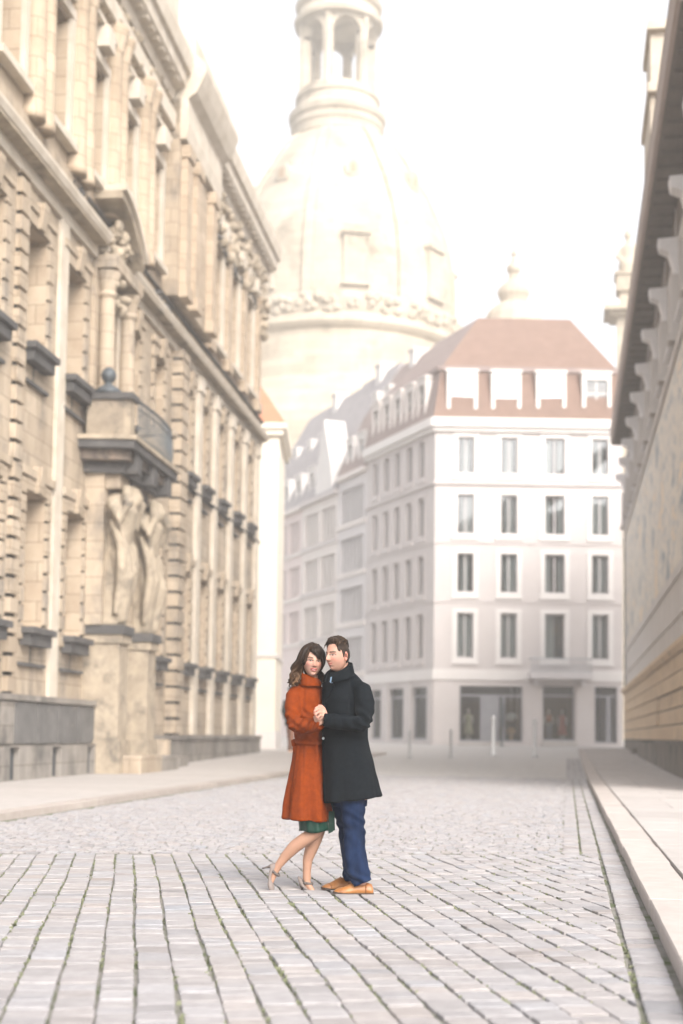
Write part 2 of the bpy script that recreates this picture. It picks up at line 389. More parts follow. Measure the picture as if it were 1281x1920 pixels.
mx = N.new('ShaderNodeMix'); mx.data_type = 'RGBA'; mx.inputs['A'].default_value = (0.28, 0.27, 0.25, 1); L.new(st.outputs['Result'], mx.inputs['Factor']); L.new(cr.outputs['Color'], mx.inputs['B'])
L.new(mx.outputs['Result'], b.inputs['Base Color']); b.inputs['Roughness'].default_value = 0.85
MATS['far_setts'] = m
g = MB()
ys = [39.9, 42, 44, 46, 50, 60, 72, 90, 130, 200]
for a, b_ in zip(ys, ys[1:]):
    g.quad((-40, a, gz(min(a, 140))+0.012), (40, a, gz(min(a, 140))+0.012), (40, b_, gz(min(b_, 140))+0.012), (-40, b_, gz(min(b_, 140))+0.012))
o = g.build('square_paving', 'far_setts', recalc=False); tag(o, kind='structure')

# moss tufts in the joints
mo = MB(); random.seed(11)
for x, y, k in MOSSPTS:
    if noise.noise(Vector((x*1.7, y*1.1, 5)))+random.uniform(-0.35, 0.35) < 0.0: continue
    for _ in range(2):
        a = random.uniform(0, 6.28); r = random.uniform(0.004, 0.012)*k; px, py = x+random.gauss(0, 0.006), y+random.gauss(0, 0.02); z = gz(py)+0.006
        h = random.uniform(0.008, 0.022)*min(k, 1.0)
        dx, dy = math.cos(a)*r, math.sin(a)*r
        mo.face([mo.pt((px-dx, py-dy, z)), mo.pt((px+dx, py+dy, z)), mo.pt((px+dx*0.7-dy*0.8, py+dy*0.7+dx*0.8, z+h)), mo.pt((px-dx*0.8-dy*0.5, py-dy*0.8+dx*0.5, z+h*0.8))])
o = mo.build('moss', 'moss', recalc=False); tag(o, kind='stuff')

# right pavement: granite kerb stones and slabs (real step)
KH = 0.115
SC = []
k = MB(); y = 3.2
while y < 76:
    l = random.uniform(0.9, 1.9); t = random.uniform(0.93, 1.05); n0 = len(k.v)
    dx = random.uniform(-0.006, 0.006)
    z = gz(y+l/2)
    k.box(KERB_R+dx, KERB_R+0.33+dx, y+0.004, y+l-0.004, z-0.1, z+KH+random.uniform(-0.003, 0.003), bev=0.012)
    SC += [(t, t*0.99, t*0.98)]*(len(k.v)-n0); y += l
for i in range(3):
    pass
MATS['kerb'] = mat('kerb_granite', (0.43, 0.39, 0.37), (0.37, 0.335, 0.315), 6, 0.85, 0.25, 120, stain=(0.44, 0.39, 0.36), sscale=1.5, slim=(0.55, 0.8), attr='Col')
o = k.build('kerb', 'kerb', col=SC); tag(o, kind='structure')
SC = []; s = MB(); y = 3.0
while y < 77:
    l = random.choice((0.5, 0.6, 0.7, 0.9))*random.uniform(0.95, 1.05); x = KERB_R+0.345
    while x < 3.5:
        w = random.choice((0.7, 0.9, 1.1)); t = random.uniform(0.93, 1.06); n0 = len(s.v)
        z = gz(y+l/2); s.box(x+0.003, min(x+w, 3.6)-0.003, y+0.003, y+l-0.003, z-0.05, z+KH+0.004+random.uniform(-0.002, 0.003), bev=0.006)
        SC += [(t, t*0.985, t*0.97)]*(len(s.v)-n0); x += w
    y += l
o = s.build('pavement', 'slab', col=SC); tag(o, kind='structure')

# left pavement with its kerb
SC = []; k = MB(); s = MB(); SC2 = []; y = 9.0
while y < 62:
    l = random.uniform(0.9, 1.6); t = random.uniform(0.8, 0.98)
    z = gz(y+l/2); x0, x1 = kerb_l(y), kerb_l(y+l)
    n0 = len(k.v)
    k.T = None
    a = [(x0-0.3, y+.004), (x0, y+.004), (x1, y+l-.004), (x1-0.3, y+l-.004)]
    k.prismz(a, z-0.1, z+0.10+random.uniform(-.004, .004)); SC += [(t, t*0.97, t*0.93)]*(len(k.v)-n0)
    n0 = len(s.v); s.prismz([(x0-0.305, y+.003), (x1-0.305, y+l-.003), (-20, y+l-.003), (-20, y+.003)], z-0.05, z+0.105); t = random.uniform(0.97, 1.05); SC2 += [(t, t*0.985, t*0.96)]*(len(s.v)-n0)
    y += l
o = k.build('kerb', 'kerb', col=SC); tag(o, kind='structure')
o = s.build('pavement', 'slab', col=SC2); tag(o, kind='structure')

# ================================================================== LEFT: stone palace
random.seed(21)
PAL = empty('stone_palace', (-11.904, 28.861, 0.0), R(2.4))
tag(PAL, 'long sandstone palace on the left with rusticated windows and carved giants under a balcony', 'building')
END = 30.4
lowA = [-4.3, -1.3, 1.65, 4.6]; lowB = [13.15, 16.95, 19.7, 22.6, 25.6, 28.6]
upA = [-4.6, -1.6, 1.3, 4.2]; upB = [9.8, 12.75, 16.75, 19.25, 22.15, 25.1, 28.0]
thA = [-4.0, -0.9, 2.35, 5.45, 8.5, 11.6]; thB = [21.0, 24.2, 27.4]
def win_list():
    r = []
    for c in lowA: r.append(('a', c, 0.72, 3.45, 6.5))
    for c in lowB: r.append(('b', c, 0.6, 3.45, 6.5))
    for c in upA: r.append(('a', c, 0.74, 9.75, 12.5))
    r.append(('c', 7.05, 0.7, 8.65, 12.7))
    for c in upB: r.append(('b', c, 0.6, 9.75, 12.6))
    for c in thA: r.append(('d', c, 0.72, 15.4, 18.4))
    for c in thB: r.append(('e', c, 0.75, 15.3, 18.9))
    return r
WL = win_list()
w = MB()
wall_holes(w, -8, END, 1.0, 22.0, [(c-h, c+h, a, b) for _, c, h, a, b in WL], 0.0, 0.72, 1, 0, 1)
w.box(-14, -0.95, -8, END-0.05, 0.0, 22.0)
w.quad((0, END, 0), (-14, END, 0), (-14, END, 22), (0, END, 22))
w.build('wall', ['sandstone', 'sandstone_warm'], PAL)
# each window: timber casement with panes, a stone surround, a sill
def casement(kind, h, z0, z1):
    wd = MB(); H_ = z1-z0
    wd.box(-0.78, -0.68, -h, -h+0.09, 0, H_, 0); wd.box(-0.78, -0.68, h-0.09, h, 0, H_, 0)
    wd.box(-0.78, -0.682, -h+.09, h-.09, 0, 0.1, 0); wd.box(-0.78, -0.682, -h+.09, h-.09, H_-0.1, H_, 0)
    wd.box(-0.76, -0.67, -0.05, 0.05, 0.1, H_-0.1, 0); wd.box(-0.76, -0.675, -h+.09, h-.09, H_*0.66, H_*0.66+0.08, 0)
    wd.quad((-0.74, -h+.05, 0.05), (-0.74, h-.05, 0.05), (-0.74, h-.05, H_-.05), (-0.74, -h+.05, H_-.05), 1)
    wd.quad((-0.90, -h, 0), (-0.90, h, 0), (-0.90, h, H_), (-0.90, -h, H_), 2)
    return wd
def surround(kind, h, z0, z1):
    s_ = MB(); H_ = z1-z0
    if kind in 'ab':
        n = int((H_+0.6)/0.40); p = (H_+0.6)/n
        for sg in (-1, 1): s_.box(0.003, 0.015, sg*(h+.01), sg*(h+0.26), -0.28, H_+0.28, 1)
        for i in range(n):
            e = 0.30 if i % 2 else 0.28
            for sg in (-1, 1):
                a, b = (sg*h, sg*(h+e))
                s_.box(0.003, 0.075, a, b, -0.3+i*p+0.03, -0.3+(i+1)*p-0.03)
        s_.box(0.003, 0.13, -h-0.4, h+0.4, H_+0.32, H_+0.5)          # lintel
        s_.prism([(0.003, H_+0.02), (0.16, H_+0.02), (0.24, H_+0.62), (0.003, H_+0.62)], -0.17, 0.17)   # keystone
        s_.box(0.003, 0.08, -h, -0.2, H_+0.02, H_+0.30); s_.box(0.003, 0.08, 0.2, h, H_+0.02, H_+0.30)
    else:
        for sg in (-1, 1): s_.box(0.003, 0.12, sg*h, sg*(h+0.24), -0.1, H_+0.1)
        s_.box(0.003, 0.14, -h-0.24, h+0.24, H_+0.1, H_+0.34)
        s_.box(0.003, 0.42, -0.3, 0.3, H_+0.42, H_+0.98)             # console block
        s_.box(0.003, 0.30, -h-0.3, h+0.3, H_+1.0, H_+1.14)
    return s_
def sill(kind, h):
    s_ = MB()
    if kind in 'ab':
        s_.box(0.003, 0.36, -h-0.1, h+0.1, -0.14, 0.0); s_.box(0.003, 0.27, -h, h, -0.40, -0.14); s_.box(0.003, 0.10, -h-0.12, h+0.12, -0.86, -0.78); s_.box(0.003, 0.012, -0.04, 0.04, -0.78, -0.40)
    else:
        s_.box(0.003, 0.26, -h-0.26, h+0.26, -0.2, -0.02)
    return s_
CACHE = {}
for kind, c, h, a, b in WL:
    key = (kind, h, a, b)
    if key not in CACHE:
        wo = casement(kind, h, a, b).build('window', ['window_wood', 'glass_dark', 'dark_room'] if 'glass_dark' in MATS else ['window_wood'], PAL)
        so = surround(kind, h, a, b).build('surround', ['sandstone_pale' if kind in 'cde' else 'sandstone', 'groove_dark'], wo)
        lo = sill(kind, h).build('sill', 'sandstone_dark' if kind in 'ab' else 'sandstone_pale', wo)
        wo.location = (0, c, a); CACHE[key] = (wo, so, lo)
    else:
        wo, so, lo = CACHE[key]
        w2 = wo.copy(); COL.objects.link(w2); w2.parent = PAL; w2.location = (0, c, a)
        for q in (so, lo):
            d = q.copy(); COL.objects.link(d); d.parent = w2

# plinth, with basement openings, and the weathered band above it
p = MB()
ops = [(-3.6, -3.0), (-0.6, 0.0), (2.2, 2.85), (4.95, 5.5)]
wall_holes(p, -8, 5.75, 0.0, 0.85, [(a, b, 0.12, 0.80) for a, b in ops], 0.42, 0.14, 1, 0, 0)
p.quad((0.42, 5.75, 0), (-0.1, 5.75, 0), (-0.1, 5.75, 0.85), (0.42, 5.75, 0.85)); p.quad((0.42, -8, .85), (0.42, 5.75, .85), (0, 5.75, .85), (0, -8, .85))
p.box(0.0, 0.30, -8, 5.7, 0.852, 1.80); p.box(0.0, 0.40, -8, 5.78, 1.802, 1.93)
for k_ in range(9): p.box(0.30, 0.345, -7.6+k_*1.5, -7.6+k_*1.5+1.38, 0.88, 1.76, 1 if k_ not in (4,) else 0)
p.box(-0.1, 0.30, 10.6, END, 0.0, 0.95); p.box(-0.1, 0.36, 10.6, END, 0.952, 1.08)
p.build('plinth', ['sandstone_base', 'plinth_slab'], PAL)
for a, b in ops:
    q = MB(); q.box(0.2, 0.275, a-0.02, b+0.02, 0.1, 0.82, 0)
    for k_ in range(4): q.box(0.27, 0.295, a+0.1+k_*0.14, a+0.125+k_*0.14, 0.12, 0.80, 1)
    q.build('basement_window', ['dark_room', 'iron'], PAL)
# foot blocks in front of the giants
p = MB(); p.box(0.3, 1.5, 5.95, 8.2, 0.0, 0.56, bev=0.03); p.build('foot_block', 'sandstone', PAL); p = MB(); p.box(0.3, 1.45, 8.22, 10.4, 0.0, 0.52, bev=0.03); p.build('foot_block', 'sandstone_base', PAL); p = MB(); p.box(0.3, 0.8, 11.6, 12.1, 0.0, 0.95, bev=0.05); p.build('foot_block', 'sandstone', PAL); p = MB(); p.box(0.35, 1.0, 12.4, 13.6, 0.0, 0.45, bev=0.03); p.build('foot_block', 'sandstone_base', PAL)

# rusticated pilasters and the broad corner pillar
def rust_pillar(s0, s1, z0, z1, out, name='pilaster', m_='sandstone', pitch=0.5):
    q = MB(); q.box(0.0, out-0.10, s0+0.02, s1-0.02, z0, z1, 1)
    z = z0
    while z < z1-0.1:
        q.box(0.0, out, s0, s1, z+0.045, min(z+pitch-0.045, z1)); z += pitch
    return q.build(name, [m_, 'groove_dark'], PAL)
rust_pillar(14.5, 15.5, 1.1, 13.4, 0.36)
rust_pillar(-0.1, 0.42, 1.95, 13.4, 0.14, pitch=0.42)
q = MB(); q.box(0, 0.09, 2.84, 3.40, 1.95, 13.4); q.build('pilaster', 'sandstone_pale', PAL)
for c in (18.3, 21.1, 24.05, 27.0, 29.75):
    q = MB(); q.box(0, 0.14, c-0.3, c+0.3, 1.1, 13.4); q.box(0, 0.2, c-0.36, c+0.36, 12.9, 13.4); q.build('pilaster', 'sandstone_pale', PAL)
for c in (0.75, 3.9, 6.95, 10.05):
    for d_ in (-0.34, 0.34):
        q = MB(); q.lathe(0.12, c+d_, [(0.30, 14.72), (0.30, 14.9), (0.27, 15.0), (0.26, 17), (0.235, 19.3), (0.3, 19.4), (0.27, 19.5), (0.4, 19.9), (0.42, 20.0)], 16)
        q.build('half_column', 'sandstone_warm', PAL, smooth=True)
for c in (13.6, 15.0, 17.5, 19.4, 22.6, 25.8, 29.1):
    oo = 0.45 if c < 18 else 0.0
    q = MB(); q.box(oo, oo+0.22, c-0.34, c+0.34, 14.75, 19.6); q.box(oo, oo+0.3, c-0.4, c+0.4, 14.7, 15.1); q.box(oo, oo+0.3, c-0.4, c+0.4, 19.2, 19.6); q.build('pilaster', 'sandstone_warm', PAL)
# projecting pavilion block on the upper storey
q = MB(); q.box(0.0, 0.45, 13.0, 18.4, 14.7, 21.0, 0)
for a, b in ((14.2, 14.9), (15.6, 16.9)): q.box(0.45, 0.5, a, b, 15.4, 18.7, 1)
q.build('pavilion', ['sandstone', 'sandstone_warm'], PAL)
# string courses and cornices
def course(prof, s0, s1, name='cornice', m_='sandstone_pale'):
    q = MB(); moulding(q, s0, s1, prof); return q.build(name, m_, PAL)
course([(0, 13.4), (0.10, 13.4), (0.12, 13.70), (0.44, 13.79), (0.50, 13.93), (0.50, 14.0), (0.4, 14.06), (0.0, 14.12)], -8, 5.7)
course([(0, 13.4), (0.10, 13.4), (0.12, 13.72), (0.36, 13.79), (0.42, 13.92), (0.42, 13.99), (0.3, 14.05), (0.0, 14.1)], 8.1, END+0.3)
course([(0.05, 13.66), (0.42, 13.70), (0.42, 13.76), (0.05, 13.76)], -8, 5.6, 'drip_course', 'sandstone_carved'); course([(0.05, 13.66), (0.40, 13.70), (0.40, 13.76), (0.05, 13.76)], 8.2, END, 'drip_course', 'sandstone_carved'); course([(0, 9.28), (0.15, 9.28), (0.15, 9.36), (0, 9.36)], 16, END, 'string_course', 'sandstone_dark')
course([(0, 14.13), (0.12, 14.13), (0.12, 14.7), (0, 14.72)], -8, END, 'upper_plinth', 'sandstone')
course([(0, 14.50), (0.20, 14.50), (0.24, 14.55), (0.20, 14.6), (0, 14.62)], 4.6, END, 'string_course', 'sandstone_dark')
course([(0, 19.98), (0.3, 20.0), (0.32, 20.5), (0, 20.52)], -8, 13.0, 'architrave')
course([(0, 19.6), (0.28, 19.6), (0.30, 19.98), (0, 20.0)], 18.4, END, 'architrave')
course([(0, 20.9), (0.22, 20.9), (0.3, 21.2), (0.62, 21.35), (0.66, 21.7), (0.78, 21.75), (0.86, 22.15), (0.86, 22.3), (0.2, 22.6), (-1.0, 22.7), (-1.0, 20.9)], -8, 12.9)
course([(0, 20.9), (0.22, 20.9), (0.3, 21.2), (0.62, 21.35), (0.66, 21.7), (0.78, 21.75), (0.86, 22.15), (0.86, 22.3), (0.2, 22.6), (-1.0, 22.7), (-1.0, 20.9)], 18.5, END+0.3)
course([(0.2, 19.7), (0.65, 19.7), (0.72, 20.2), (0.68, 20.3), (0.68, 21.0), (0.95, 21.2), (1.1, 21.5), (1.25, 21.9), (1.25, 22.1), (0.9, 22.4), (0.9, 23.0), (0.2, 23.1)], 13.0, 18.4, 'entablature', 'sandstone_pale')
course([(-1.0, 22.72), (0.3, 22.72), (0.3, 22.95), (0.18, 23.0), (0.18, 25.2), (0.36, 25.35), (0.4, 25.6), (-1.0, 25.7)], -8, 13.6, 'attic', 'sandstone_pale')
# little dentil blocks under the main cornice
for nm, a, b in (('dentil_band', -8, 12.8), ('dentil_band', 18.6, END)):
    q = MB(); s_ = a+0.2; q.box(0.24, 0.32, a+.1, b-.1, 21.2, 21.36)
    while s_ < b-0.3: q.box(0.3, 0.56, s_, s_+0.3, 21.22, 21.5); s_ += 0.62
    q.build(nm, 'sandstone_pale', PAL)
# carved garlands: clusters of lumps, leaves and swags
def blob_cluster(mb, n, s0, s1, z0, z1, o0, o1, r0, r1):
    for _ in range(n):
        c = Vector((random.uniform(o0, o1), random.uniform(s0, s1), random.uniform(z0, z1))); r = random.uniform(r0, r1)
        sq = [random.uniform(0.6, 1.3) for _ in range(3)]
        prof = [(0.02, -1), (0.6, -0.75), (0.95, -0.3), (1, 0.1), (0.75, 0.65), (0.02, 1)]
        mb.rings([[(c.x+r*p*sq[0]*math.cos(t), c.y+r*p*sq[1]*math.sin(t), c.z+r*zz*sq[2]) for t in (k*math.pi/4 for k in range(8))] for p, zz in prof])
def carving(n, s0, s1, z0, z1, o0=0.02, o1=0.22, r0=0.06, r1=0.17, m_='sandstone_carved'):
    q = MB(); blob_cluster(q, n, s0, s1, z0, z1, o0, o1, r0, r1); q.box(0.004, o0+0.06, s0, s1, (z0+z1)/2-0.07, (z0+z1)/2+0.07); q.box(0.005, o0+0.05, (s0+s1)/2-.06, (s0+s1)/2+.06, z0, z1); return q.build('carved_garland', m_, PAL, smooth=True)
for c in (0.75, 3.9, 6.95, 10.05): carving(40, c-0.6, c+0.6, 19.0, 20.9)
for c in (2.35, 5.45, 8.5, 11.6): carving(34, c-0.7, c+0.7, 19.9, 21.0)
carving(170, 18.6, 30.2, 19.0, 20.9, 0.05, 0.3, 0.08, 0.26)
carving(40, 18.8, 30.2, 18.95, 19.25, 0.06, 0.22, 0.06, 0.14, 'sandstone_dark')
carving(12, 3.4, 4.2, 14.2, 14.6, 0.05, 0.2, 0.06, 0.11, 'sandstone_dark')
carving(14, 11.6, 13.6, 14.2, 14.6, 0.05, 0.2, 0.06, 0.12, 'sandstone_dark')
carving(30, 29.0, 30.3, 18.0, 19.6, 0.05, 0.4, 0.1, 0.25)

# balcony over the giants
mat('parapet_stone', (0.34, 0.28, 0.21), (0.20, 0.165, 0.13), 2.4, 0.9, 0.5, 20, stain=(0.08, 0.075, 0.07), sscale=1.5, slim=(0.5, 0.7))
BAL = MB(); BAL.prismz([(0, 4.75), (1.45, 4.95), (1.45, 9.8), (0, 10.0)], 8.47, 8.58)
BALo = BAL.build('balcony', 'sandstone_carved', PAL)
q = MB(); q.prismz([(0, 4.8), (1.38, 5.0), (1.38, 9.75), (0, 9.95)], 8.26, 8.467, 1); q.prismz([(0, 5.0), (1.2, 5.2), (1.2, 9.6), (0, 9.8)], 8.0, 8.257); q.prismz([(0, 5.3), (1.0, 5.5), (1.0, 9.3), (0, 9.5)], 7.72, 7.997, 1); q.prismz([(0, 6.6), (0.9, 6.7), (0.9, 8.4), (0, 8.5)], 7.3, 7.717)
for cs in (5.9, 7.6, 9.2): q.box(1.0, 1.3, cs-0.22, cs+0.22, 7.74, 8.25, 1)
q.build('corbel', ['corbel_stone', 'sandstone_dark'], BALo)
q = MB(); q.box(0.15, 1.12, 4.98, 5.45, 8.585, 9.5, 0); q.box(1.12, 1.27, 5.0, 5.43, 8.585, 9.5, 1); q.build('parapet', ['parapet_stone', 'sandstone_carved'], BALo)
q = MB(); q.box(0.05, 1.34, 4.9, 5.6, 9.503, 9.66); q.build('coping', 'sandstone_dark', BALo)
q = MB(); q.lathe(0.62, 5.22, [(0.36, 9.663), (0.36, 9.74), (0.22, 9.86), (0.11, 9.92), (0.09, 9.96), (0.13, 10.0), (0.185, 10.09), (0.2, 10.17), (0.165, 10.28), (0.08, 10.36), (0.02, 10.38)], 20)
q.build('finial', 'iron', BALo, smooth=True)
q = MB()
s_ = 5.62
path = []
while s_ < 9.4:
    bulge = 0.10*math.sin(math.pi*(s_-5.6)/3.8)
    path.append((1.28+bulge, s_)); s_ += 0.2
for x_, y_ in path:
    q.tube([(x_, y_, 8.585), (x_+0.05, y_, 8.85), (x_+0.02, y_, 9.3), (x_, y_, 9.6)], 0.017, 5)
q.tube([(x_, y_, 9.60) for x_, y_ in path], 0.035, 6); q.tube([(x_, y_, 8.68) for x_, y_ in path], 0.022, 6); q.tube([(x_+0.02, y_, 9.38) for x_, y_ in path], 0.018, 6)
q.build('railing', 'iron', BALo)
q = MB(); q.box(0.15, 1.25, 9.35, 9.75, 8.585, 9.5); q.box(0.1, 1.34, 9.3, 9.85, 9.503, 9.66); q.build('parapet', 'sandstone_carved', BALo)

# portal frame above the balcony: columns, dark carving, broken curved pediment
for c in (6.05, 8.05):
    q = MB(); q.lathe(0.3, c, [(0.3, 8.6), (0.3, 9.0), (0.21, 9.1), (0.22, 10), (0.19, 12.4), (0.25, 12.5), (0.2, 12.6), (0.32, 13.0), (0.34, 13.1)], 16); q.box(0, 0.1, c-0.42, c+0.42, 8.6, 13.3)
    q.build('half_column', 'sandstone', PAL, smooth=False)
q = MB(); q.box(0, 0.62, 5.7, 8.4, 13.15, 13.5); q.build('lintel', 'sandstone', PAL)
carving(46, 5.9, 7.2, 12.2, 14.5, 0.15, 0.55, 0.08, 0.2); carving(24, 6.0, 8.2, 13.4, 14.3, 0.2, 0.55, 0.08, 0.22)
q = MB()
arc = []
for i in range(13):
    t = i/12; s_ = 5.6+2.35*t; z_ = 14.5+0.45*math.cos(t*1.2)-0.9*t*t
    arc.append((s_, z_))
for (a0, b0), (a1, b1) in zip(arc, arc[1:]):
    q.prismx([(a0, b0), (a1, b1), (a1, b1+0.2), (a0, b0+0.2)], 0.003, 0.75)
q.build('pediment', 'sandstone_carved', PAL)
q = MB()
for (a0, b0), (a1, b1) in zip(arc, arc[1:]): q.prismx([(a0, b0+0.203), (a1, b1+0.203), (a1, b1+0.36), (a0, b0+0.36)], 0.003, 0.86)
q.build('coping', 'sandstone_pale', PAL)

# pedestals and the two carved giants carrying the balcony
GIANTS = []
for c in (6.1, 9.0):
    q = MB(); q.box(0.0, 0.95, c-0.42, c+0.42, 0.95, 3.55); q.box(0.0, 1.04, c-0.5, c+0.5, 0.0, 0.95); q.box(0.0, 1.02, c-0.48, c+0.48, 3.40, 3.62); q.box(0.0, 1.08, c-0.54, c+0.54, 3.622, 3.85, 1)
    q.build('pedestal', ['sandstone_carved', 'sandstone_dark'], PAL)
    q = MB(); q.box(0.0, 0.5, c-0.6, c+0.6, 3.855, 8.1); q.box(0.0, 0.86, c-0.44, c+0.44, 7.35, 7.75); q.build('back_pier', 'sandstone', PAL)
# ================================================================== figure helper: closed pieces fused into one skin
def fuse(o, voxel, sm=4, fac=0.5):
    md = o.modifiers.new('r', 'REMESH'); md.mode = 'VOXEL'; md.voxel_size = voxel; md.use_smooth_shade = True
    if sm:
        m2 = o.modifiers.new('s', 'SMOOTH'); m2.iterations = sm; m2.factor = fac
    dg = bpy.context.evaluated_depsgraph_get()
    me = bpy.data.meshes.new_from_object(o.evaluated_get(dg))
    o.modifiers.clear(); old = o.data; mats = list(old.materials); o.data = me; me.materials.clear()
    for k in mats: me.materials.append(k)
    me.polygons.foreach_set('material_index', [0]*len(me.polygons))
    me.polygons.foreach_set('use_smooth', [True]*len(me.polygons))
    bpy.data.meshes.remove(old)
    return o
def ell(c, a, b, n=20, tilt=0.0, sq=1.0):
    """horizontal ellipse ring, tilt = rise per metre along +x"""
    r = []
    for k in range(n):
        t = 2*math.pi*k/n; ct, st = math.cos(t), math.sin(t)
        x = a*math.copysign(abs(ct)**sq, ct); y = b*math.copysign(abs(st)**sq, st)
        r.append((c[0]+x, c[1]+y, c[2]+tilt*x))
    return r
# the giants: bent, bearded bearers growing out of tapering blocks
def giant(c, flip):
    q = MB(); X0 = 0.62
    def P(o, s, z): return (X0-0.05+o*1.25, c+s*flip*1.3, z)
    q.rings([ell(P(0, 0, 3.85), .40, .42, 20), ell(P(.02, 0, 4.4), .38, .40, 20), ell(P(.04, 0, 5.0), .42, .44, 20), ell(P(.08, .02, 5.5), .42, .46, 20), ell(P(.06, .04, 5.9), .37, .40, 20), ell(P(.12, .05, 6.35), .40, .46, 20), ell(P(.16, .05, 6.8), .44, .58, 20), ell(P(.12, .02, 7.1), .34, .50, 20), ell(P(.1, 0, 7.3), .14, .18, 20)])
    q.rings([ell(P(.24, .1, 6.85), .14, .14, 14), ell(P(.34, .14, 7.0), .25, .24, 14), ell(P(.38, .16, 7.2), .27, .25, 14), ell(P(.34, .14, 7.44), .2, .19, 14), ell(P(.3, .12, 7.52), .06, .06, 14)])
    q.tube([P(.12, -.44, 6.95), P(.34, -.60, 6.5), P(.46, -.50, 6.95), P(.34, -.22, 7.4)], [.21, .19, .16, .12], 12)
    q.tube([P(.12, .47, 6.97), P(.34, .60, 6.55), P(.44, .5, 7.05), P(.3, .25, 7.5)], [.21, .19, .16, .12], 12)
    q.tube([P(.2, -.2, 5.75), P(.36, -.24, 5.1), P(.3, -.2, 4.5), P(.24, -.16, 3.95)], [.27, .25, .2, .17], 12)
    q.tube([P(.16, .22, 5.7), P(.26, .26, 5.1), P(.2, .22, 4.5), P(.16, .18, 3.95)], [.27, .25, .2, .17], 12)
    for k in range(5):      # drapery hanging from the arms
        a = -.5+.25*k; q.tube([P(.12+.1*(k % 2), a, 6.5), P(.3, a*.95+.04, 5.9), P(.34+.05*(k % 2), a*.9, 5.3), P(.26, a*.8+.05, 4.7), P(.2, a*.7, 4.1)], [.08, .12, .13, .11, .07], 10)
    o = q.build('carved_giant', 'sandstone_carved', PAL); fuse(o, 0.045, 3)
    return o
giant(6.1, 1); giant(9.0, -1)

# ================================================================== RIGHT: long gallery
random.seed(33)
GAL = empty('long_gallery', (3.1, 38.0, 0.0))
tag(GAL, 'long low gallery on the right with a faded mural, dark wooden eave and ochre base', 'building')
S0, S1 = -9.0, 40.4
BR = [-1.8+4.6*k for k in range(-1, 10) if -1.8+4.6*k < 40]
BR = [b for b in BR if b > S0]
w = MB(); hol = []
for b in BR:
    if b+3.9 < S1: hol.append((b+0.9, b+3.7, 12.9, 15.1))
wall_holes(w, S0, S1, 3.6, 16.5, hol, 0.0, 0.14, -1, 0, 0)
w.box(0.4, 8, S0+0.02, S1-0.02, 0, 16.5); w.quad((0, S1, 0), (8, S1, 0), (8, S1, 16.5), (0, S1, 16.5))
w.build('wall', 'wall_pale', GAL)
wp = MB(); wp.quad((0.12, -1.4, 0), (0.12, 1.4, 0), (0.12, 1.4, 2.2), (0.12, -1.4, 2.2), 1); wp.box(0.08, 0.13, -0.05, 0.05, 0, 2.2, 0); wp.box(0.09, 0.13, -1.4, 1.4, 1.4, 1.46, 0)
wp.quad((0.2, -1.4, 0), (0.2, 1.4, 0), (0.2, 1.4, 2.2), (0.2, -1.4, 2.2), 2)
w0 = wp.build('window', ['eave_wood', 'glass_dark', 'dark_room'], GAL); sl = MB(); sl.box(-0.16, -0.003, -1.5, 1.5, -0.12, 0.0); sl = sl.build('sill', 'bracket_stone', w0)
for i, h in enumerate(hol):
    if i == 0: w0.location = (0, (h[0]+h[1])/2, 12.9)
    else:
        c = w0.copy(); COL.objects.link(c); c.parent = GAL; c.location = (0, (h[0]+h[1])/2, 12.9); d = sl.copy(); COL.objects.link(d); d.parent = c
# generic mural of washed-out tile colour
m, nt, b = new_mat('mural'); N, L = nt.nodes, nt.links
tc = N.new('ShaderNodeTexCoord'); mp = N.new('ShaderNodeMapping'); mp.inputs['Scale'].default_value = (1, 0.22, 0.42); L.new(tc.outputs['Object'], mp.inputs['Vector'])
nz = N.new('ShaderNodeTexNoise'); nz.inputs['Scale'].default_value = 1.6; nz.inputs['Detail'].default_value = 7; nz.inputs['Roughness'].default_value = 0.65; L.new(mp.outputs['Vector'], nz.inputs['Vector'])
rp = N.new('ShaderNodeValToRGB'); e = rp.color_ramp.elements; e[0].position = 0.38; e[0].color = (0.10, 0.14, 0.18, 1); e[1].position = 0.60; e[1].color = (0.68, 0.52, 0.34, 1)
for p_, c_ in ((0.44, (0.52, 0.48, 0.42, 1)), (0.52, (0.60, 0.52, 0.42, 1)), (0.57, (0.27, 0.30, 0.33, 1))):
    x_ = e.new(p_); x_.color = c_
L.new(nz.outputs['Fac'], rp.inputs['Fac']); L.new(rp.outputs['Color'], b.inputs['Base Color']); b.inputs['Roughness'].default_value = 0.5; MATS['mural'] = m
q = MB(); q.box(-0.03, -0.003, S0+0.5, S1-0.4, 6.1, 12.0); q.build('mural', 'mural', GAL)
q = MB(); q.box(-0.10, -0.003, S0, S1, 12.05, 12.4); q.box(-0.06, -0.003, S0, S1, 5.75, 6.05); q.box(-0.05, -0.003, S0, S1, 4.6, 4.85); q.build('moulding', 'wall_pale', GAL)
q = MB(); q.prism([(0, 3.5), (-0.16, 3.52), (-0.26, 3.66), (-0.26, 3.78), (-0.05, 3.86), (0, 3.86)], S0, S1+0.2); q.build('cornice', 'rust_stone', GAL)
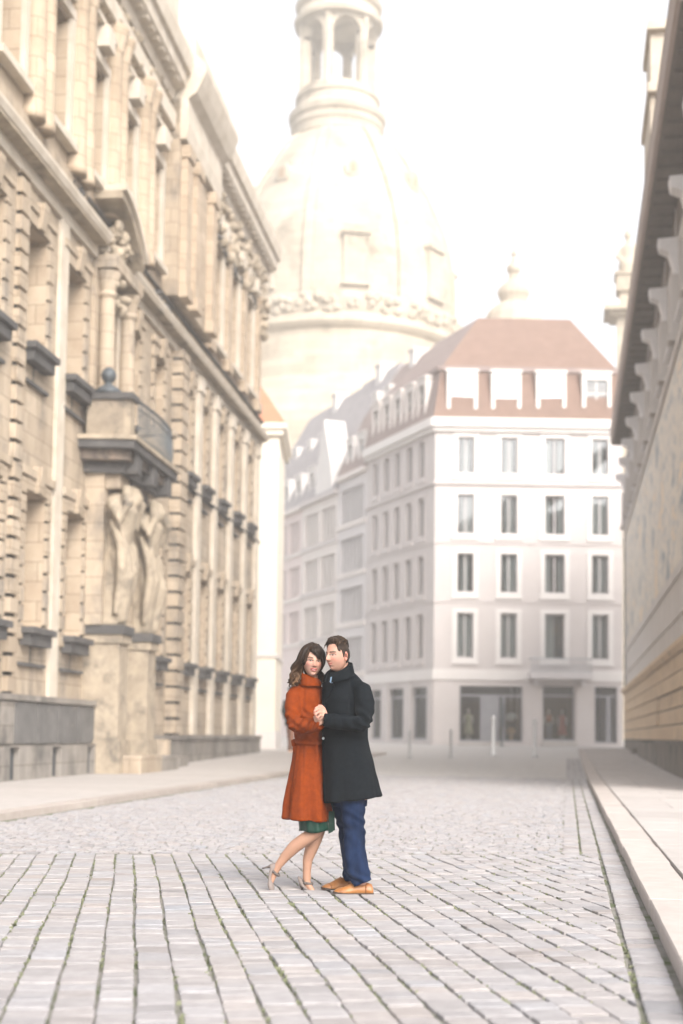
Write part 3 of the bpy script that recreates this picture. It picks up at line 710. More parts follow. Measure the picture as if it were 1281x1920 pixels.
# rusticated base
q = MB(); z = 1.1; rowi = 0
while z < 3.45:
    hh = 0.48 if z < 3.0 else 3.5-z
    s_ = S0+(0.3 if rowi % 2 else 0)
    while s_ < S1:
        l = 0.7; e_ = min(s_+l-0.06, S1)
        inn = (-3 < s_ < 11.0 and 1.2 < z < 2.5)
        q.box(0.05, -0.10 if not inn else -0.04, s_, e_, z+0.025, z+hh-0.025, 0); s_ += l
    z += hh; rowi += 1
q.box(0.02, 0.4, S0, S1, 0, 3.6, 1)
q.build('rusticated_base', ['rust_stone', 'groove_dark'], GAL)
q = MB(); q.box(-0.14, 0.3, S0, 11.9, 0.0, 1.0); q.box(-0.2, 0.28, S0, 11.95, 1.003, 1.1); q.box(-0.16, 0.1, 11.92, 23.6, 0.0, 1.02); q.box(-0.05, 0.1, 23.6, S1, 0.0, 1.05); q.box(-0.25, 0.1, 27.5, 28.6, 0.2, 0.75)
q.build('plinth', 'plinth_stone', GAL)
# eave, fascia, brackets, pilasters
q = MB(); q.box(-0.80, 0.0, S0, S1-3.9, 16.38, 16.50); q.box(-0.05, -0.003, S0, S1-3.9, 15.5, 16.37); s_ = S0+0.3
while s_ < S1-4.2: q.box(-0.72, -0.06, s_, s_+0.14, 16.27, 16.375); s_ += 0.92
q.build('eave', 'eave_wood', GAL)
q = MB(); q.prism([(-0.80, 16.36), (-0.90, 16.42), (-0.94, 17.0), (-0.86, 17.08), (-0.80, 17.05)], S0, S1-3.9); q.build('gutter', 'eave_edge', GAL)
q = MB(); q.prism([(-0.95, 17.06), (6, 22.5), (6, 22.2), (-0.6, 16.52)], S0, S1-3.9); q.build('roof', 'roof_mauve', GAL)
q = MB(); q.prism([(-0.003, 14.35), (-0.10, 14.4), (-0.26, 15.0), (-0.52, 15.12), (-0.56, 15.4), (-0.003, 15.43)], -0.27, 0.27); br0 = q.build('bracket', 'bracket_stone', GAL)
q = MB(); q.box(-0.22, -0.003, -0.26, 0.26, 12.42, 14.34); q.box(-0.3, -0.003, -0.34, 0.34, 12.42, 12.62); q.box(-0.06, -0.003, -.12, .12, 14.3, 16.35); pi0 = q.build('pilaster', 'wall_pale', GAL)
for i, s_ in enumerate(BR):
    for o_ in (br0, pi0):
        c = o_ if i == 0 else o_.copy()
        if i: COL.objects.link(c); c.parent = GAL
        c.location = (0, s_, 0)
q = MB(); q.box(-0.9, 1.0, 0.2, 3.4, 17.1, 18.6); q.box(-0.98, 1.1, 0.0, 3.6, 18.6, 18.85); q.box(-0.86, 1.0, 0.7, 2.9, 18.85, 20.6); q.box(-0.95, 1.1, 0.5, 3.1, 20.6, 20.85); q.build('dormer_gable', 'sandstone_pale', GAL)
q = MB(); q.tube([(0.0, 40.55, 0.5), (0.0, 40.55, 15.5)], 0.09, 8); q.build('downpipe', 'iron', GAL)

# ================================================================== CORNER BUILDING at the end of the street
CB = Vector((-7.857, 84.086, 0.0))
def frame(a, sg, base=(0, 0, 0)):
    n = Vector((math.cos(R(a)), -math.sin(R(a)), 0))*sg; d = Vector((math.sin(R(a)), math.cos(R(a)), 0)); bs = Vector(base)
    T = lambda o, s, z: bs+n*o+d*s+Vector((0, 0, z))
    return T, n, d
TF, nF, dF = frame(80, 1); TS, nS, dS = frame(-30, -1)
COR = empty('corner_building', CB)
tag(COR, 'pale five storey corner house with brown mansard roof, white dormers and ground floor shops', 'building')
FW_ = 11.25; SL = 10.9
cols = [(1.85, 0.5), (4.45, 0.5), (7.2, 0.6), (9.92, 0.5)]; rows = [(5.8, 8.5), (9.72, 12.06), (13.25, 15.62), (16.9, 19.1)]
shopsF = [(1.56, 5.3, 0.85, 4.15), (6.5, 8.4, 0.95, 4.2), (9.58, 10.93, 0.85, 4.2)]
scols = [2.0, 3.85, 5.75, 7.55, 9.4]; shopsS = [(0.8, 3.2, 0.9, 4.1), (4.3, 6.8, 0.9, 4.1), (7.9, 9.9, 0.9, 4.1)]
w = MB(TF); hF = [(c-h, c+h, a, b) for c, h in cols for a, b in rows]+shopsF
wall_holes(w, 0, FW_, 0.3, 19.7, hF, 0, 0.32, 1)
w.T = TS; hS = [(c-0.45, c+0.45, a, b) for c in scols for a, b in rows]+shopsS
wall_holes(w, 0, SL, 0.3, 19.7, hS, 0, 0.32, 1)
w.T = None
P1 = dF*FW_; P3 = dS*SL; P2 = P1+dS*SL
w.quad(P1, P2, P2+Vector((0, 0, 19.7)), P1+Vector((0, 0, 19.7))); w.quad(P3, P2, P2+Vector((0, 0, 19.7)), P3+Vector((0, 0, 19.7)))
w.quad(Vector((0, 0, 19.7)), P1+Vector((0, 0, 19.7)), P2+Vector((0, 0, 19.7)), P3+Vector((0, 0, 19.7)))
w.build('wall', 'plaster', COR)
def flat_window(h, hh, T, par, style, srd=0.32, sm='plaster_white'):
    """pane in frame with curtains, dark room and white surround; origin at the sill centre"""
    q = MB(T); q.quad((-0.24, -h, 0), (-0.24, h, 0), (-0.24, h, hh), (-0.24, -h, hh), 1)
    q.box(-0.29, -0.21, -h, -h+0.06, 0, hh, 0); q.box(-0.29, -0.21, h-0.06, h, 0, hh, 0); q.box(-0.29, -0.212, -h+.06, h-.06, hh-0.07, hh, 0); q.box(-0.29, -0.212, -h+.06, h-.06, 0, 0.07, 0)
    if style != 'door': q.box(-0.28, -0.205, -0.035, 0.035, 0.07, hh-0.07, 0)
    q.quad((-0.55, -h, 0), (-0.55, h, 0), (-0.55, h, hh), (-0.55, -h, hh), 2)
    wo = q.build('window', ['plaster_grey', 'glass', 'dark_room'], par)
    c = MB(T); n = 0
    if style == 'mid': spans = [(-h*0.45, h*0.45)]
    elif style == 'sides': spans = [(-h, -h*0.35), (h*0.35, h)]
    elif style == 'full': spans = [(-h, h)]
    elif style == 'left': spans = [(-h*0.5, h)]
    else: spans = [(-h, h*0.05)]
    for a, b in spans:
        k = max(3, int((b-a)/0.08)); ps = [(-0.38+0.025*math.sin(i*2.1), a+(b-a)*i/k) for i in range(k+1)]
        for p0, p1 in zip(ps, ps[1:]): c.quad((p0[0], p0[1], 0.05), (p1[0], p1[1], 0.05), (p1[0], p1[1], hh), (p0[0], p0[1], hh))
    c.build('curtain', 'curtain', wo, recalc=False)
    if srd:
        f = MB(T); f.box(0.003, 0.04, -h-srd, -h, -0.25, hh+srd*0.9); f.box(0.003, 0.04, h, h+srd, -0.25, hh+srd*0.9); f.box(0.003, 0.042, -h, h, hh, hh+srd*0.9)
        f.build('frame', sm, wo); f = MB(T); f.box(0.003, 0.10, -h-srd-0.05, h+srd+0.05, -0.37, -0.25); f.box(0.003, 0.06, -h, h, -.25, 0.0); f.build('sill', sm, wo)
    return wo
sty = {0: ['full', 'full', 'door', 'full'], 1: ['mid', 'left', 'sides', 'left'], 2: ['left', 'left', 'sides', 'full'], 3: ['mid', 'mid', 'sides', 'mid']}
for ri, (a, b) in enumerate(rows):
    for ci, (c, h) in enumerate(cols):
        wo = flat_window(h, b-a, TF, COR, sty[ri][ci], 0.27); wo.location = dF*c+Vector((0, 0, a))
for ri, (a, b) in enumerate(rows):
    src = None
    for c in scols:
        if src is None: src = flat_window(0.45, b-a, TS, COR, random.choice(('mid', 'sides', 'right')), 0.2, 'plaster'); src.location = dS*c+Vector((0, 0, a))
        else:
            x = src.copy(); COL.objects.link(x); x.parent = COR; x.location = dS*c+Vector((0, 0, a))
            for ch in [q for q in COL.objects if q.parent == src]:
                y_ = ch.copy(); COL.objects.link(y_); y_.parent = x
def band(o0, o1, z0, z1, name, m_='plaster_white'):
    q = MB(TF); q.box(0.003, o1, -0.0, FW_, z0, z1); q.T = TS; q.box(0.003, o1, 0, SL, z0, z1)
    # mitre block at the corner
    q.T = None; a, b = TF(o1, 0, 0), TS(o1, 0, 0); q.prismz([(0, 0), (a.x, a.y), ((a.x+b.x)*0.62, (a.y+b.y)*0.62), (b.x, b.y)], z0+.002, z1-.002)
    return q.build(name, m_, COR)
band(0, 0.10, 4.5, 5.12, 'string_course'); band(0, 0.05, 9.1, 9.25, 'string_course', 'plaster'); band(0, 0.05, 12.65, 12.8, 'string_course', 'plaster'); band(0, 0.14, 16.2, 16.42, 'string_course', 'plaster')
band(0, 0.22, 19.4, 19.66, 'cornice'); band(0, 0.42, 19.665, 20.2, 'cornice')
for T_, sp in ((TF, ((0.0, 1.5), (5.36, 6.44), (8.46, 9.52))), (TS, ((0.0, 0.75), (3.25, 4.25), (6.85, 7.85)))):
    for a, b in sp:
        q = MB(T_); q.box(0.003, 0.09, a+.02, b, 0.4, 4.4); q.build('pilaster', 'plaster', COR)
# mansard
q = MB()
Z = lambda v, z: Vector((v.x, v.y, z))
c0 = Z((TF(0.3, 0, 0)+TS(0.3, 0, 0))*0.5, 20.2); inn = (-(nF+nS)).normalized()
k0 = c0+inn*0.9; k0.z = 23.45
r1_, r1k = Z(dF*FW_-nF*-0.3, 20.2), Z(dF*(FW_-0.1)-nF*0.6, 23.45)
l1_, l1k = Z(dS*SL-nS*-0.3, 20.2), Z(dS*SL-nS*0.6, 23.45)
b1_, b1k = Z(P2, 20.2), Z(P2, 23.45)
q.quad(c0, r1_, r1k, k0); q.quad(c0, k0, l1k, l1_, 1); q.quad(r1_, b1_, b1k, r1k); q.quad(l1_, l1k, b1k, b1_)
ra = Z(dF*3.1-nF*5.0-nS*0.0, 27.9); rb = Z(dF*9.0-nF*5.0, 27.9); rc = ra+dS*6.5
q.quad(k0, r1k, rb, ra); q.face([q.pt(k0), q.pt(ra), q.pt(rc), q.pt(l1k)], 1); q.face([q.pt(r1k), q.pt(b1k), q.pt(rb)]); q.face([q.pt(rb), q.pt(b1k), q.pt(rc), q.pt(ra)]); q.face([q.pt(rc), q.pt(b1k), q.pt(l1k)])
q.build('roof', ['roof_tile', 'roof_mauve'], COR, recalc=False)
q = MB(); pts = [Z(k0-inn*0.18, 23.3), Z(r1k+nF*0.18, 23.3)]
q.T = None
for (a, b) in ((k0, r1k), (k0, l1k)):
    d = (b-a).normalized(); nn = nF if b is r1k else nS
    a2, b2 = a-inn*0.0, b
    p = [a2+nn*0.0, a2+nn*0.2, b2+nn*0.2, b2]
    lo = [q.pt(Z(v, 23.22)) for v in p]; hi = [q.pt(Z(v, 23.52)) for v in p]
    for i in range(4): q.face((lo[i], lo[(i+1) % 4], hi[(i+1) % 4], hi[i]))
    q.face(lo[::-1]); q.face(hi)
q.build('roof_kerb', 'roof_mauve', COR)
def dormer(T, d, s, w_, par, z0=20.35, z1=23.05, deep=1.3, m_='plaster_white', st='full'):
    q = MB(T); h = w_/2
    q.box(-deep, 0.06, -h, -h+0.22, 0, z1-z0); q.box(-deep, 0.06, h-0.22, h, 0, z1-z0); q.box(-deep, 0.14, -h-0.06, h+0.06, z1-z0, z1-z0+0.16); q.box(-deep, 0.062, -h+.22, h-.22, z1-z0-0.35, z1-z0); q.box(-deep, 0.062, -h+.22, h-.22, 0, 0.3)
    do = q.build('dormer', m_, par); do.location = d*s+Vector((0, 0, z0))
    q = MB(T); hh = h-.22; q.quad((-0.12, -hh, 0.3), (-0.12, hh, 0.3), (-0.12, hh, z1-z0-.35), (-0.12, -hh, z1-z0-.35), 1)
    if st == 'open': q.box(-0.16, -0.08, -0.04, 0.04, 0.3, z1-z0-.35, 0); q.box(-0.16, -0.08, -hh, hh, 1.5, 1.57, 0)
    bk = -0.5 if st == 'open' else -0.17; q.quad((bk, -hh, 0.3), (bk, hh, 0.3), (bk, hh, z1-z0-.35), (bk, -hh, z1-z0-.35), 2)
    wo = q.build('window', [m_, 'glass' if st == 'open' else 'glass_pale', 'dark_room' if st == 'open' else 'plaster_white'], do)
    return do
for i, (s_, w_) in enumerate(((1.6, 1.85), (4.25, 1.8), (6.96, 1.8), (9.71, 1.76))): dormer(TF, dF, s_, w_, COR, st='open' if i == 3 else 'full')
for s_ in scols: dormer(TS, dS, s_, 1.3, COR, z0=20.4, z1=23.0, m_='plaster_beige', st='open')
# shop fronts
def shopfront(T, d, a, b, z0, z1, bars, name='shop_window'):
    q = MB(T); W_ = b-a; H_ = z1-z0
    q.quad((-0.26, 0, 0), (-0.26, W_, 0), (-0.26, W_, H_), (-0.26, 0, H_), 1)
    q.box(-0.3, -0.2, 0, 0.07, 0, H_, 0); q.box(-0.3, -0.2, W_-0.07, W_, 0, H_, 0); q.box(-0.3, -0.202, 0.07, W_-0.07, H_-0.62, H_-0.5, 0); q.box(-0.3, -0.202, 0.07, W_-0.07, 0, 0.12, 0)
    for x0, x1 in bars: q.box(-0.31, -0.19, x0, x1, 0.12, H_-0.62, 0)
    q.quad((-2.4, 0, 0), (-2.4, W_, 0), (-2.4, W_, H_), (-2.4, 0, H_), 2); q.quad((-0.35, 0, -0.02), (-0.35, W_, -0.02), (-2.4, W_, -0.02), (-2.4, 0, -0.02), 3); q.quad((-0.35, 0, H_), (-0.35, W_, H_), (-2.4, W_, H_), (-2.4, 0, H_), 2)
    q.quad((-0.33, 0, 0), (-2.4, 0, 0), (-2.4, 0, H_), (-0.33, 0, H_), 2); q.quad((-0.33, W_, 0), (-2.4, W_, 0), (-2.4, W_, H_), (-0.33, W_, H_), 2)
    o = q.build(name, ['shop_metal', 'glass', 'dark_room', 'plaster_grey'], COR); o.location = d*a+Vector((0, 0, z0))
    return o
shopfront(TF, dF, *shopsF[0], [(1.25, 1.45), (1.45, 2.2), (2.2, 2.36), (2.62, 2.72)]); shopfront(TF, dF, *shopsF[1], []); shopfront(TF, dF, *shopsF[2], [(0.72, 0.86), (0.86, 0.98)], 'shop_door')
for s_ in shopsS: shopfront(TS, dS, *s_, [])
q = MB(TF); q.box(0.095, 0.95, 5.6, 9.3, 4.6, 4.95); q.box(0.095, 0.5, 5.9, 6.2, 4.2, 4.6); q.box(0.095, 0.5, 8.7, 9.0, 4.2, 4.6)
bo = q.build('balcony', 'plaster_grey', COR)
q = MB(TF)
for i in range(30):
    s_ = 5.68+i*0.122; q.tube([(0.9, s_, 4.95), (0.94, s_+0.03, 5.2), (0.9, s_-0.02, 5.5), (0.9, s_, 5.8)], 0.014, 5)
    if i % 2 == 0: q.tube([(0.9, s_+0.06+0.05*math.cos(t), 5.32+0.12*math.sin(t)) for t in (k*0.785 for k in range(9))], 0.014, 5)
q.tube([(0.1, 5.66, 5.8), (0.9, 5.66, 5.8), (0.9, 9.24, 5.8), (0.1, 9.24, 5.8)], 0.03, 6); q.tube([(0.1, 5.66, 5.05), (0.9, 5.66, 5.05), (0.9, 9.24, 5.05), (0.1, 9.24, 5.05)], 0.02, 6)
q.build('railing', 'pale_iron', bo)
q = MB(TF); q.box(0.003, 0.6, 1.5, 4.0, 0.4, 0.78, bev=0.02); q.box(0.003, 0.4, 6.4, 8.5, 0.4, 0.9, bev=0.02); q.build('step', 'granite', COR)

# ---- row of older houses continuing behind the corner building
def row_house(name, label, s0, s1, hw, m_w, m_r, groups, storey=3.45, kink=4.0, top=26.6, dorm=(), gable=None, off=0.0):
    base = CB+dS*s0+nS*off; L_ = s1-s0
    r = empty(name, base); tag(r, label, 'house', 'row houses along the side street')
    w = MB(TS); hol = []
    nst = int((hw-4.6)/storey)
    for k in range(nst):
        z0 = hw-0.75-(k+1)*storey+0.75
        for a, b in groups: hol.append((a, b, z0, z0+storey-1.05))
    wall_holes(w, 0, L_, 0.3, hw, hol, 0, 0.25, 1)
    w.quad((0, 0, 0), (-9, 0, 0), (-9, 0, hw), (0, 0, hw)); w.quad((0, L_, 0), (-9, L_, 0), (-9, L_, hw), (0, L_, hw))
    w.build('wall', m_w, r)
    for a, b, c, d in hol:
        q = MB(TS); q.quad((-0.2, a, c), (-0.2, b, c), (-0.2, b, d), (-0.2, a, d), 1); q.quad((-0.5, a, c), (-0.5, b, c), (-0.5, b, d), (-0.5, a, d), 2)
        n = max(1, round((b-a)/0.62))
        for i in range(n+1): x = a+(b-a)*i/n; q.box(-0.24, -0.1, max(a, x-0.12), min(b, x+0.12), c, d, 0)
        q.build('window', [m_w, 'glass_dark', 'dark_room'], r)
    for k in range(nst+1):
        q = MB(TS); z0 = hw-k*storey; q.box(0.003, 0.10 if k else 0.3, 0, L_, z0-0.32, z0)
        q.build('string_course' if k else 'cornice', 'plaster_beige' if m_w != 'plaster_beige' else 'plaster', r)
    q = MB(TS)
    q.prism([(0.2, hw+0.003), (-1.9, hw+kink), (-4.8, top), (-9, top-2.5), (-9, hw+0.003)], 0.02, L_-0.02); q.build('roof', m_r, r)
    for s_, w_ in dorm:
        dormer(TS, dS, s_, w_, r, z0=hw+0.35, z1=hw+2.5, deep=1.6, m_='plaster_white', st='open').location = dS*s_-nS*0.25+Vector((0, 0, hw+0.35))
        dormer(TS, dS, s_+0.4, w_*0.7, r, z0=hw+kink+0.3, z1=hw+kink+1.6, deep=1.6, m_='plaster_white', st='open').location = dS*(s_+.4)-nS*2.3+Vector((0, 0, hw+kink+0.1))
    if gable:
        q = MB(TS); a, b, zt = gable; q.prismx([(a, hw), (b, hw), (b-0.4, hw+2.2), ((a+b)/2, zt), (a+0.4, hw+2.2)], -1.5, 0.1); q.build('gable', 'plaster_white', r)
    q = MB(TS); q.box(-5.2, -4.2, L_*0.35, L_*0.35+0.9, top-1.2, top+0.3); q.box(-5.3, -4.1, L_*0.35-0.1, L_*0.35+1.0, top+.3, top+0.45); q.build('chimney', 'plaster_white', r)
    return r
row_house('row_house', 'narrow grey row house beside the corner building with banded windows', 10.95, 16.3, 19.2, 'plaster_grey', 'roof_mauve', [(0.5, 4.9)], dorm=((1.6, 1.3), (3.8, 1.3)), top=27.8, kink=4.6)
row_house('row_house', 'beige row house in the middle with a white gable and steep slate roof', 16.35, 23.9, 18.5, 'plaster_beige', 'roof_slate', [(0.5, 3.5), (4.0, 7.0)], dorm=((6.2, 1.3),), gable=(1.0, 4.6, 24.0), top=28.2, kink=4.6)
row_house('row_house', 'rosy row house farthest left along the side street under a slate roof', 23.95, 36, 18.4, 'plaster_rose', 'roof_slate', [(0.5, 3.0), (3.5, 6.5), (7, 11)], dorm=((1.6, 1.4), (4.6, 1.4), (8, 1.4)), top=28.0, kink=4.6)

# ---- narrow cream building after the palace
CRM = empty('cream_building', (-14.12, 68.2, 0.0), R(9)); tag(CRM, 'narrow cream house edge beyond the palace with an orange tiled roof', 'building')
w = MB(); w.box(-11, 0, 0, 7, 0.2, 16.0, 0); w.build('wall', 'plaster_cream', CRM)
q = MB(); q.box(-11, 0.08, -0.08, 7.05, 4.9, 5.1); q.box(-11, 0.06, -0.06, 7.05, 0.25, 1.3); q.build('string_course', 'plaster_beige', CRM)
q = MB(); q.box(-11, 0.22, -0.22, 7.2, 15.9, 16.2); q.box(-11, 0.36, -0.36, 7.3, 16.2, 16.48); q.build('cornice', 'plaster_cream', CRM)
q = MB(); a = [q.pt(p) for p in ((-11, -.3, 16.483), (.3, -.3, 16.483), (.3, 7.2, 16.483), (-11, 7.2, 16.483))]; t = [q.pt(p) for p in ((-11, 2.5, 19.6), (-1.5, 2.5, 19.6), (-1.5, 4.5, 19.6), (-11, 4.5, 19.6))]
for i in range(4): q.face((a[i], a[(i+1) % 4], t[(i+1) % 4], t[i]))
q.face(t); q.build('roof', 'roof_orange', CRM)

# ================================================================== domed church
random.seed(5)
DC = Vector((-25.6, 154.8, 0.0))
CHU = empty('domed_church', DC); tag(CHU, 'great domed stone church with an open arched lantern in the hazy distance', 'church')
zy = lambda y: 47.66+(600-y)*0.0599
PX = 0.0599
prof = [(262, 85), (266, 94), (280, 107), (298, 119), (320, 132), (345, 147), (377, 166), (400, 176), (440, 194), (480, 206), (530, 214), (556, 217), (620, 217)]
q = MB(); q.lathe(0, 0, [(12.98, 2.0)]+[(h*PX, zy(y)) for y, h in prof[::-1]], 64); 
q.build('dome', 'dome_stone', CHU, smooth=True)
q = MB(); q.lathe(0, 0, [(216.5*PX, zy(620)), (226*PX, zy(615)), (226*PX, zy(652)), (233*PX, zy(657)), (236*PX, zy(668)), (230*PX, zy(675)), (222*PX, zy(680)), (222*PX, zy(697)), (216.5*PX, zy(699))], 64, cap=False); q.build('cornice', 'dome_stone', CHU)
q = MB(); q.lathe(0, 0, [(216.5*PX, zy(698)), (219*PX, zy(697)), (219*PX, zy(714)), (216.5*PX, zy(716))], 64, cap=False); q.build('string_course', 'dome_warm', CHU)
zf = lambda y, r: (1378-y)/2667*(160-r*PX)+1.16
az0 = math.atan2(-DC.y, -DC.x)            # toward the street
for k in range(8):
    an = az0+R(-14)+k*math.pi/4
    q = MB()
    for (y0, h0), (y1, h1) in zip(prof, prof[1:]):
        for dd in (0,):
            c0_, s0_ = math.cos(an), math.sin(an); t_ = Vector((-s0_, c0_, 0)); r_ = Vector((c0_, s0_, 0)); ww = 0.5
            A = [r_*(h0*PX-0.1)+t_*(-ww), r_*(h0*PX+0.38)+t_*(-ww), r_*(h0*PX+0.38)+t_*ww, r_*(h0*PX-0.1)+t_*ww]
            B = [r_*(h1*PX-0.1)+t_*(-ww), r_*(h1*PX+0.38)+t_*(-ww), r_*(h1*PX+0.38)+t_*ww, r_*(h1*PX-0.1)+t_*ww]
            q.rings([[Z(v, zy(y0)) for v in A], [Z(v, zy(y1)) for v in B]])
    q.build('rib', 'dome_stone', CHU)
    a2 = az0+R(8)+k*math.pi/4
    def TD(o, s, z, a2=a2): return Vector((math.cos(a2)*o-math.sin(a2)*s, math.sin(a2)*o+math.cos(a2)*s, z))
    q = MB(TD)                              # tall window with hood near the foot of the dome
    w0, w1 = zf(537, 200), zf(446, 195)
    q.box(11.0, 13.22, -1.3, -1.05, w0, w1); q.box(11.0, 13.22, 1.05, 1.3, w0, w1); q.box(10.6, 13.5, -1.5, 1.5, w1, w1+.35); q.prismx([(-1.4, w1+.35), (-.9, w1+.75), (0, w1+1.0), (.9, w1+.75), (1.4, w1+.35)], 10.4, 13.2); q.box(11.0, 13.5, -1.5, 1.5, w0-.3, w0)
    do = q.build('dormer', 'dome_stone', CHU)
    q = MB(TD); q.box(11.2, 13.15, -1.05, 1.05, w0, w1); q.build('window', 'dome_stone', do)
    q = MB(TD); zc = zf(322, 130); q.prismx([(-0.7, zc-1.0), (0.7, zc-1.0), (0.85, zc), (0.6, zc+0.8), (0, zc+1.15), (-0.6, zc+0.8), (-0.85, zc)], 7.4, 10.35)
    do = q.build('dormer', 'dome_stone', CHU); q = MB(TD); q.prismx([(-0.3, zc-.7), (0.3, zc-.7), (0.4, zc), (0, zc+.6), (-0.4, zc)], 10.2, 10.38); q.build('window', 'dome_warm', do)
q = MB()
for _ in range(150):
    an = az0+random.uniform(-1.6, 1.6); c = Vector((math.cos(an), math.sin(an), 0))*(228*PX); r = random.uniform(0.25, 0.6); zc = random.uniform(zy(648), zy(620))
    q.rings([[(c.x+r*p*math.cos(t), c.y+r*p*math.sin(t), zc+r*zz) for t in (k*math.pi/3 for k in range(6))] for p, zz in ((0.05, -1), (0.9, -.4), (0.9, .4), (0.05, 1))])
q.lathe(0, 0, [(226*PX, zy(650)), (227*PX, zy(648)), (227*PX, zy(618)), (226*PX, zy(616))], 64, cap=False); q.build('carved_garland', 'dome_stone', CHU, smooth=True)
# lantern: platform, balustrade ring, open arches, cornice
LX = -0.35
def cyl(y, h): return (h*PX, zy(y))
q = MB(); q.lathe(LX, 0, [cyl(268, 80), cyl(258, 85), cyl(244, 85), cyl(238, 89), cyl(232, 89), cyl(228, 86), cyl(222, 92), cyl(212, 93), cyl(208, 84), cyl(200, 79), cyl(186, 77), cyl(183, 81), cyl(176, 81), cyl(174, 76)], 48); q.build('lantern_base', 'dome_stone', CHU)
NA = 6; rO, rI = 71*PX, 55*PX; za, zb = zy(176), zy(34); zbot = zy(163); hwid = 28*PX; zspr = zy(68)
q = MB(); n = 24; a0 = az0-R(-14)*1.0
for k in range(NA):
    ac = a0+k*2*math.pi/NA; span = 2*math.pi/NA
    cols_ = []
    for i in range(n+1):
        t = -span/2+span*i/n; x = rO*math.sin(t)
        top = zspr+math.sqrt(max(0, hwid*hwid-x*x))*1.0 if abs(x) < hwid else None
        cols_.append((ac+t, top))
    for (A0, t0), (A1, t1) in zip(cols_, cols_[1:]):
        P = lambda A, r, z: (LX+r*math.cos(A), r*math.sin(A), z)
        if t0 is None or t1 is None:
            for r in (rO, rI): q.quad(P(A0, r, za), P(A1, r, za), P(A1, r, zb), P(A0, r, zb))
            if (t0 is None) != (t1 is None):
                A = A1 if t0 is None else A0; q.quad(P(A, rO, zbot), P(A, rI, zbot), P(A, rI, zspr), P(A, rO, zspr))
        else:
            for r in (rO, rI):
                q.quad(P(A0, r, t0), P(A1, r, t1), P(A1, r, zb), P(A0, r, zb)); q.quad(P(A0, r, za), P(A1, r, za), P(A1, r, zbot), P(A0, r, zbot))
            q.quad(P(A0, rO, t0), P(A1, rO, t1), P(A1, rI, t1), P(A0, rI, t0)); q.quad(P(A0, rO, zbot), P(A1, rO, zbot), P(A1, rI, zbot), P(A0, rI, zbot))
q.build('lantern', 'dome_warm' if False else 'dome_stone', CHU, recalc=False)
q = MB(); q.lathe(LX, 0, [cyl(37, 70), cyl(34, 84), cyl(26, 86), cyl(20, 80), cyl(8, 76), cyl(2, 82), cyl(-6, 84), cyl(-12, 70), cyl(-60, 60), cyl(-110, 40), cyl(-150, 14), cyl(-220, 4)], 48); q.build('lantern_roof', 'dome_stone', CHU)
for k in range(NA):
    an = a0+(k+0.5)*2*math.pi/NA; q = MB(); q.lathe(LX+rO*math.cos(an), rO*math.sin(an), [(0.42, za), (0.42, zy(168)), (0.3, zy(164)), (0.28, zy(50)), (0.42, zy(44)), (0.45, zb)], 12); q.build('half_column', 'dome_stone', CHU, smooth=True)
# drum below the cornice with tall windows between flat piers
for k in range(16):
    a2 = az0+R(8)+k*math.pi/8
    def TD(o, s, z, a2=a2): return Vector((math.cos(a2)*o-math.sin(a2)*s, math.sin(a2)*o+math.cos(a2)*s, z))
    if k % 2: q = MB(TD); q.box(12.4, 13.35, -0.8, 0.8, 30, zy(716)); q.build('pilaster', 'dome_stone', CHU)
    else:
        q = MB(TD); q.prismx([(-1.5, zy(850)), (1.5, zy(850)), (1.5, zy(752)), (1.0, zy(738)), (0, zy(732)), (-1.0, zy(738)), (-1.5, zy(752))], 12.4, 13.18); q.build('window', 'dome_warm', CHU)
# church body and stair turrets
q = MB(); q.box(-19, 19, -19, 19, 1.0, 33.0); q.lathe(0, 0, [(17, 33), (16, 36), (13.5, 38), (13.3, 45)], 48); q.build('wall', 'dome_stone', CHU)
tp = [(640, 62), (620, 60), (592, 52), (584, 46), (575, 36), (568, 25), (560, 27), (552, 31), (543, 30), (535, 24), (524, 11), (512, 9), (508, 13), (500, 14), (490, 6), (478, 3), (474, 8), (470, 3.5), (432, 1.2)]
tz = lambda y: 48.82+(585-y)*0.0599
q = MB(); q.lathe(19.55, 3.0, [(3.6, 20)]+[(h*PX, tz(y)) for y, h in tp], 16); q.build('turret', 'dome_stone', CHU)
q = MB(); q.lathe(-7.9-0.2, -12.0, [(1.7, 20), (1.7, zy(690)), (1.2, zy(670)), (1.5, zy(650)), (0.9, zy(630)), (0.3, zy(605)), (0.05, zy(590))], 16); q.build('turret', 'dome_stone', CHU)

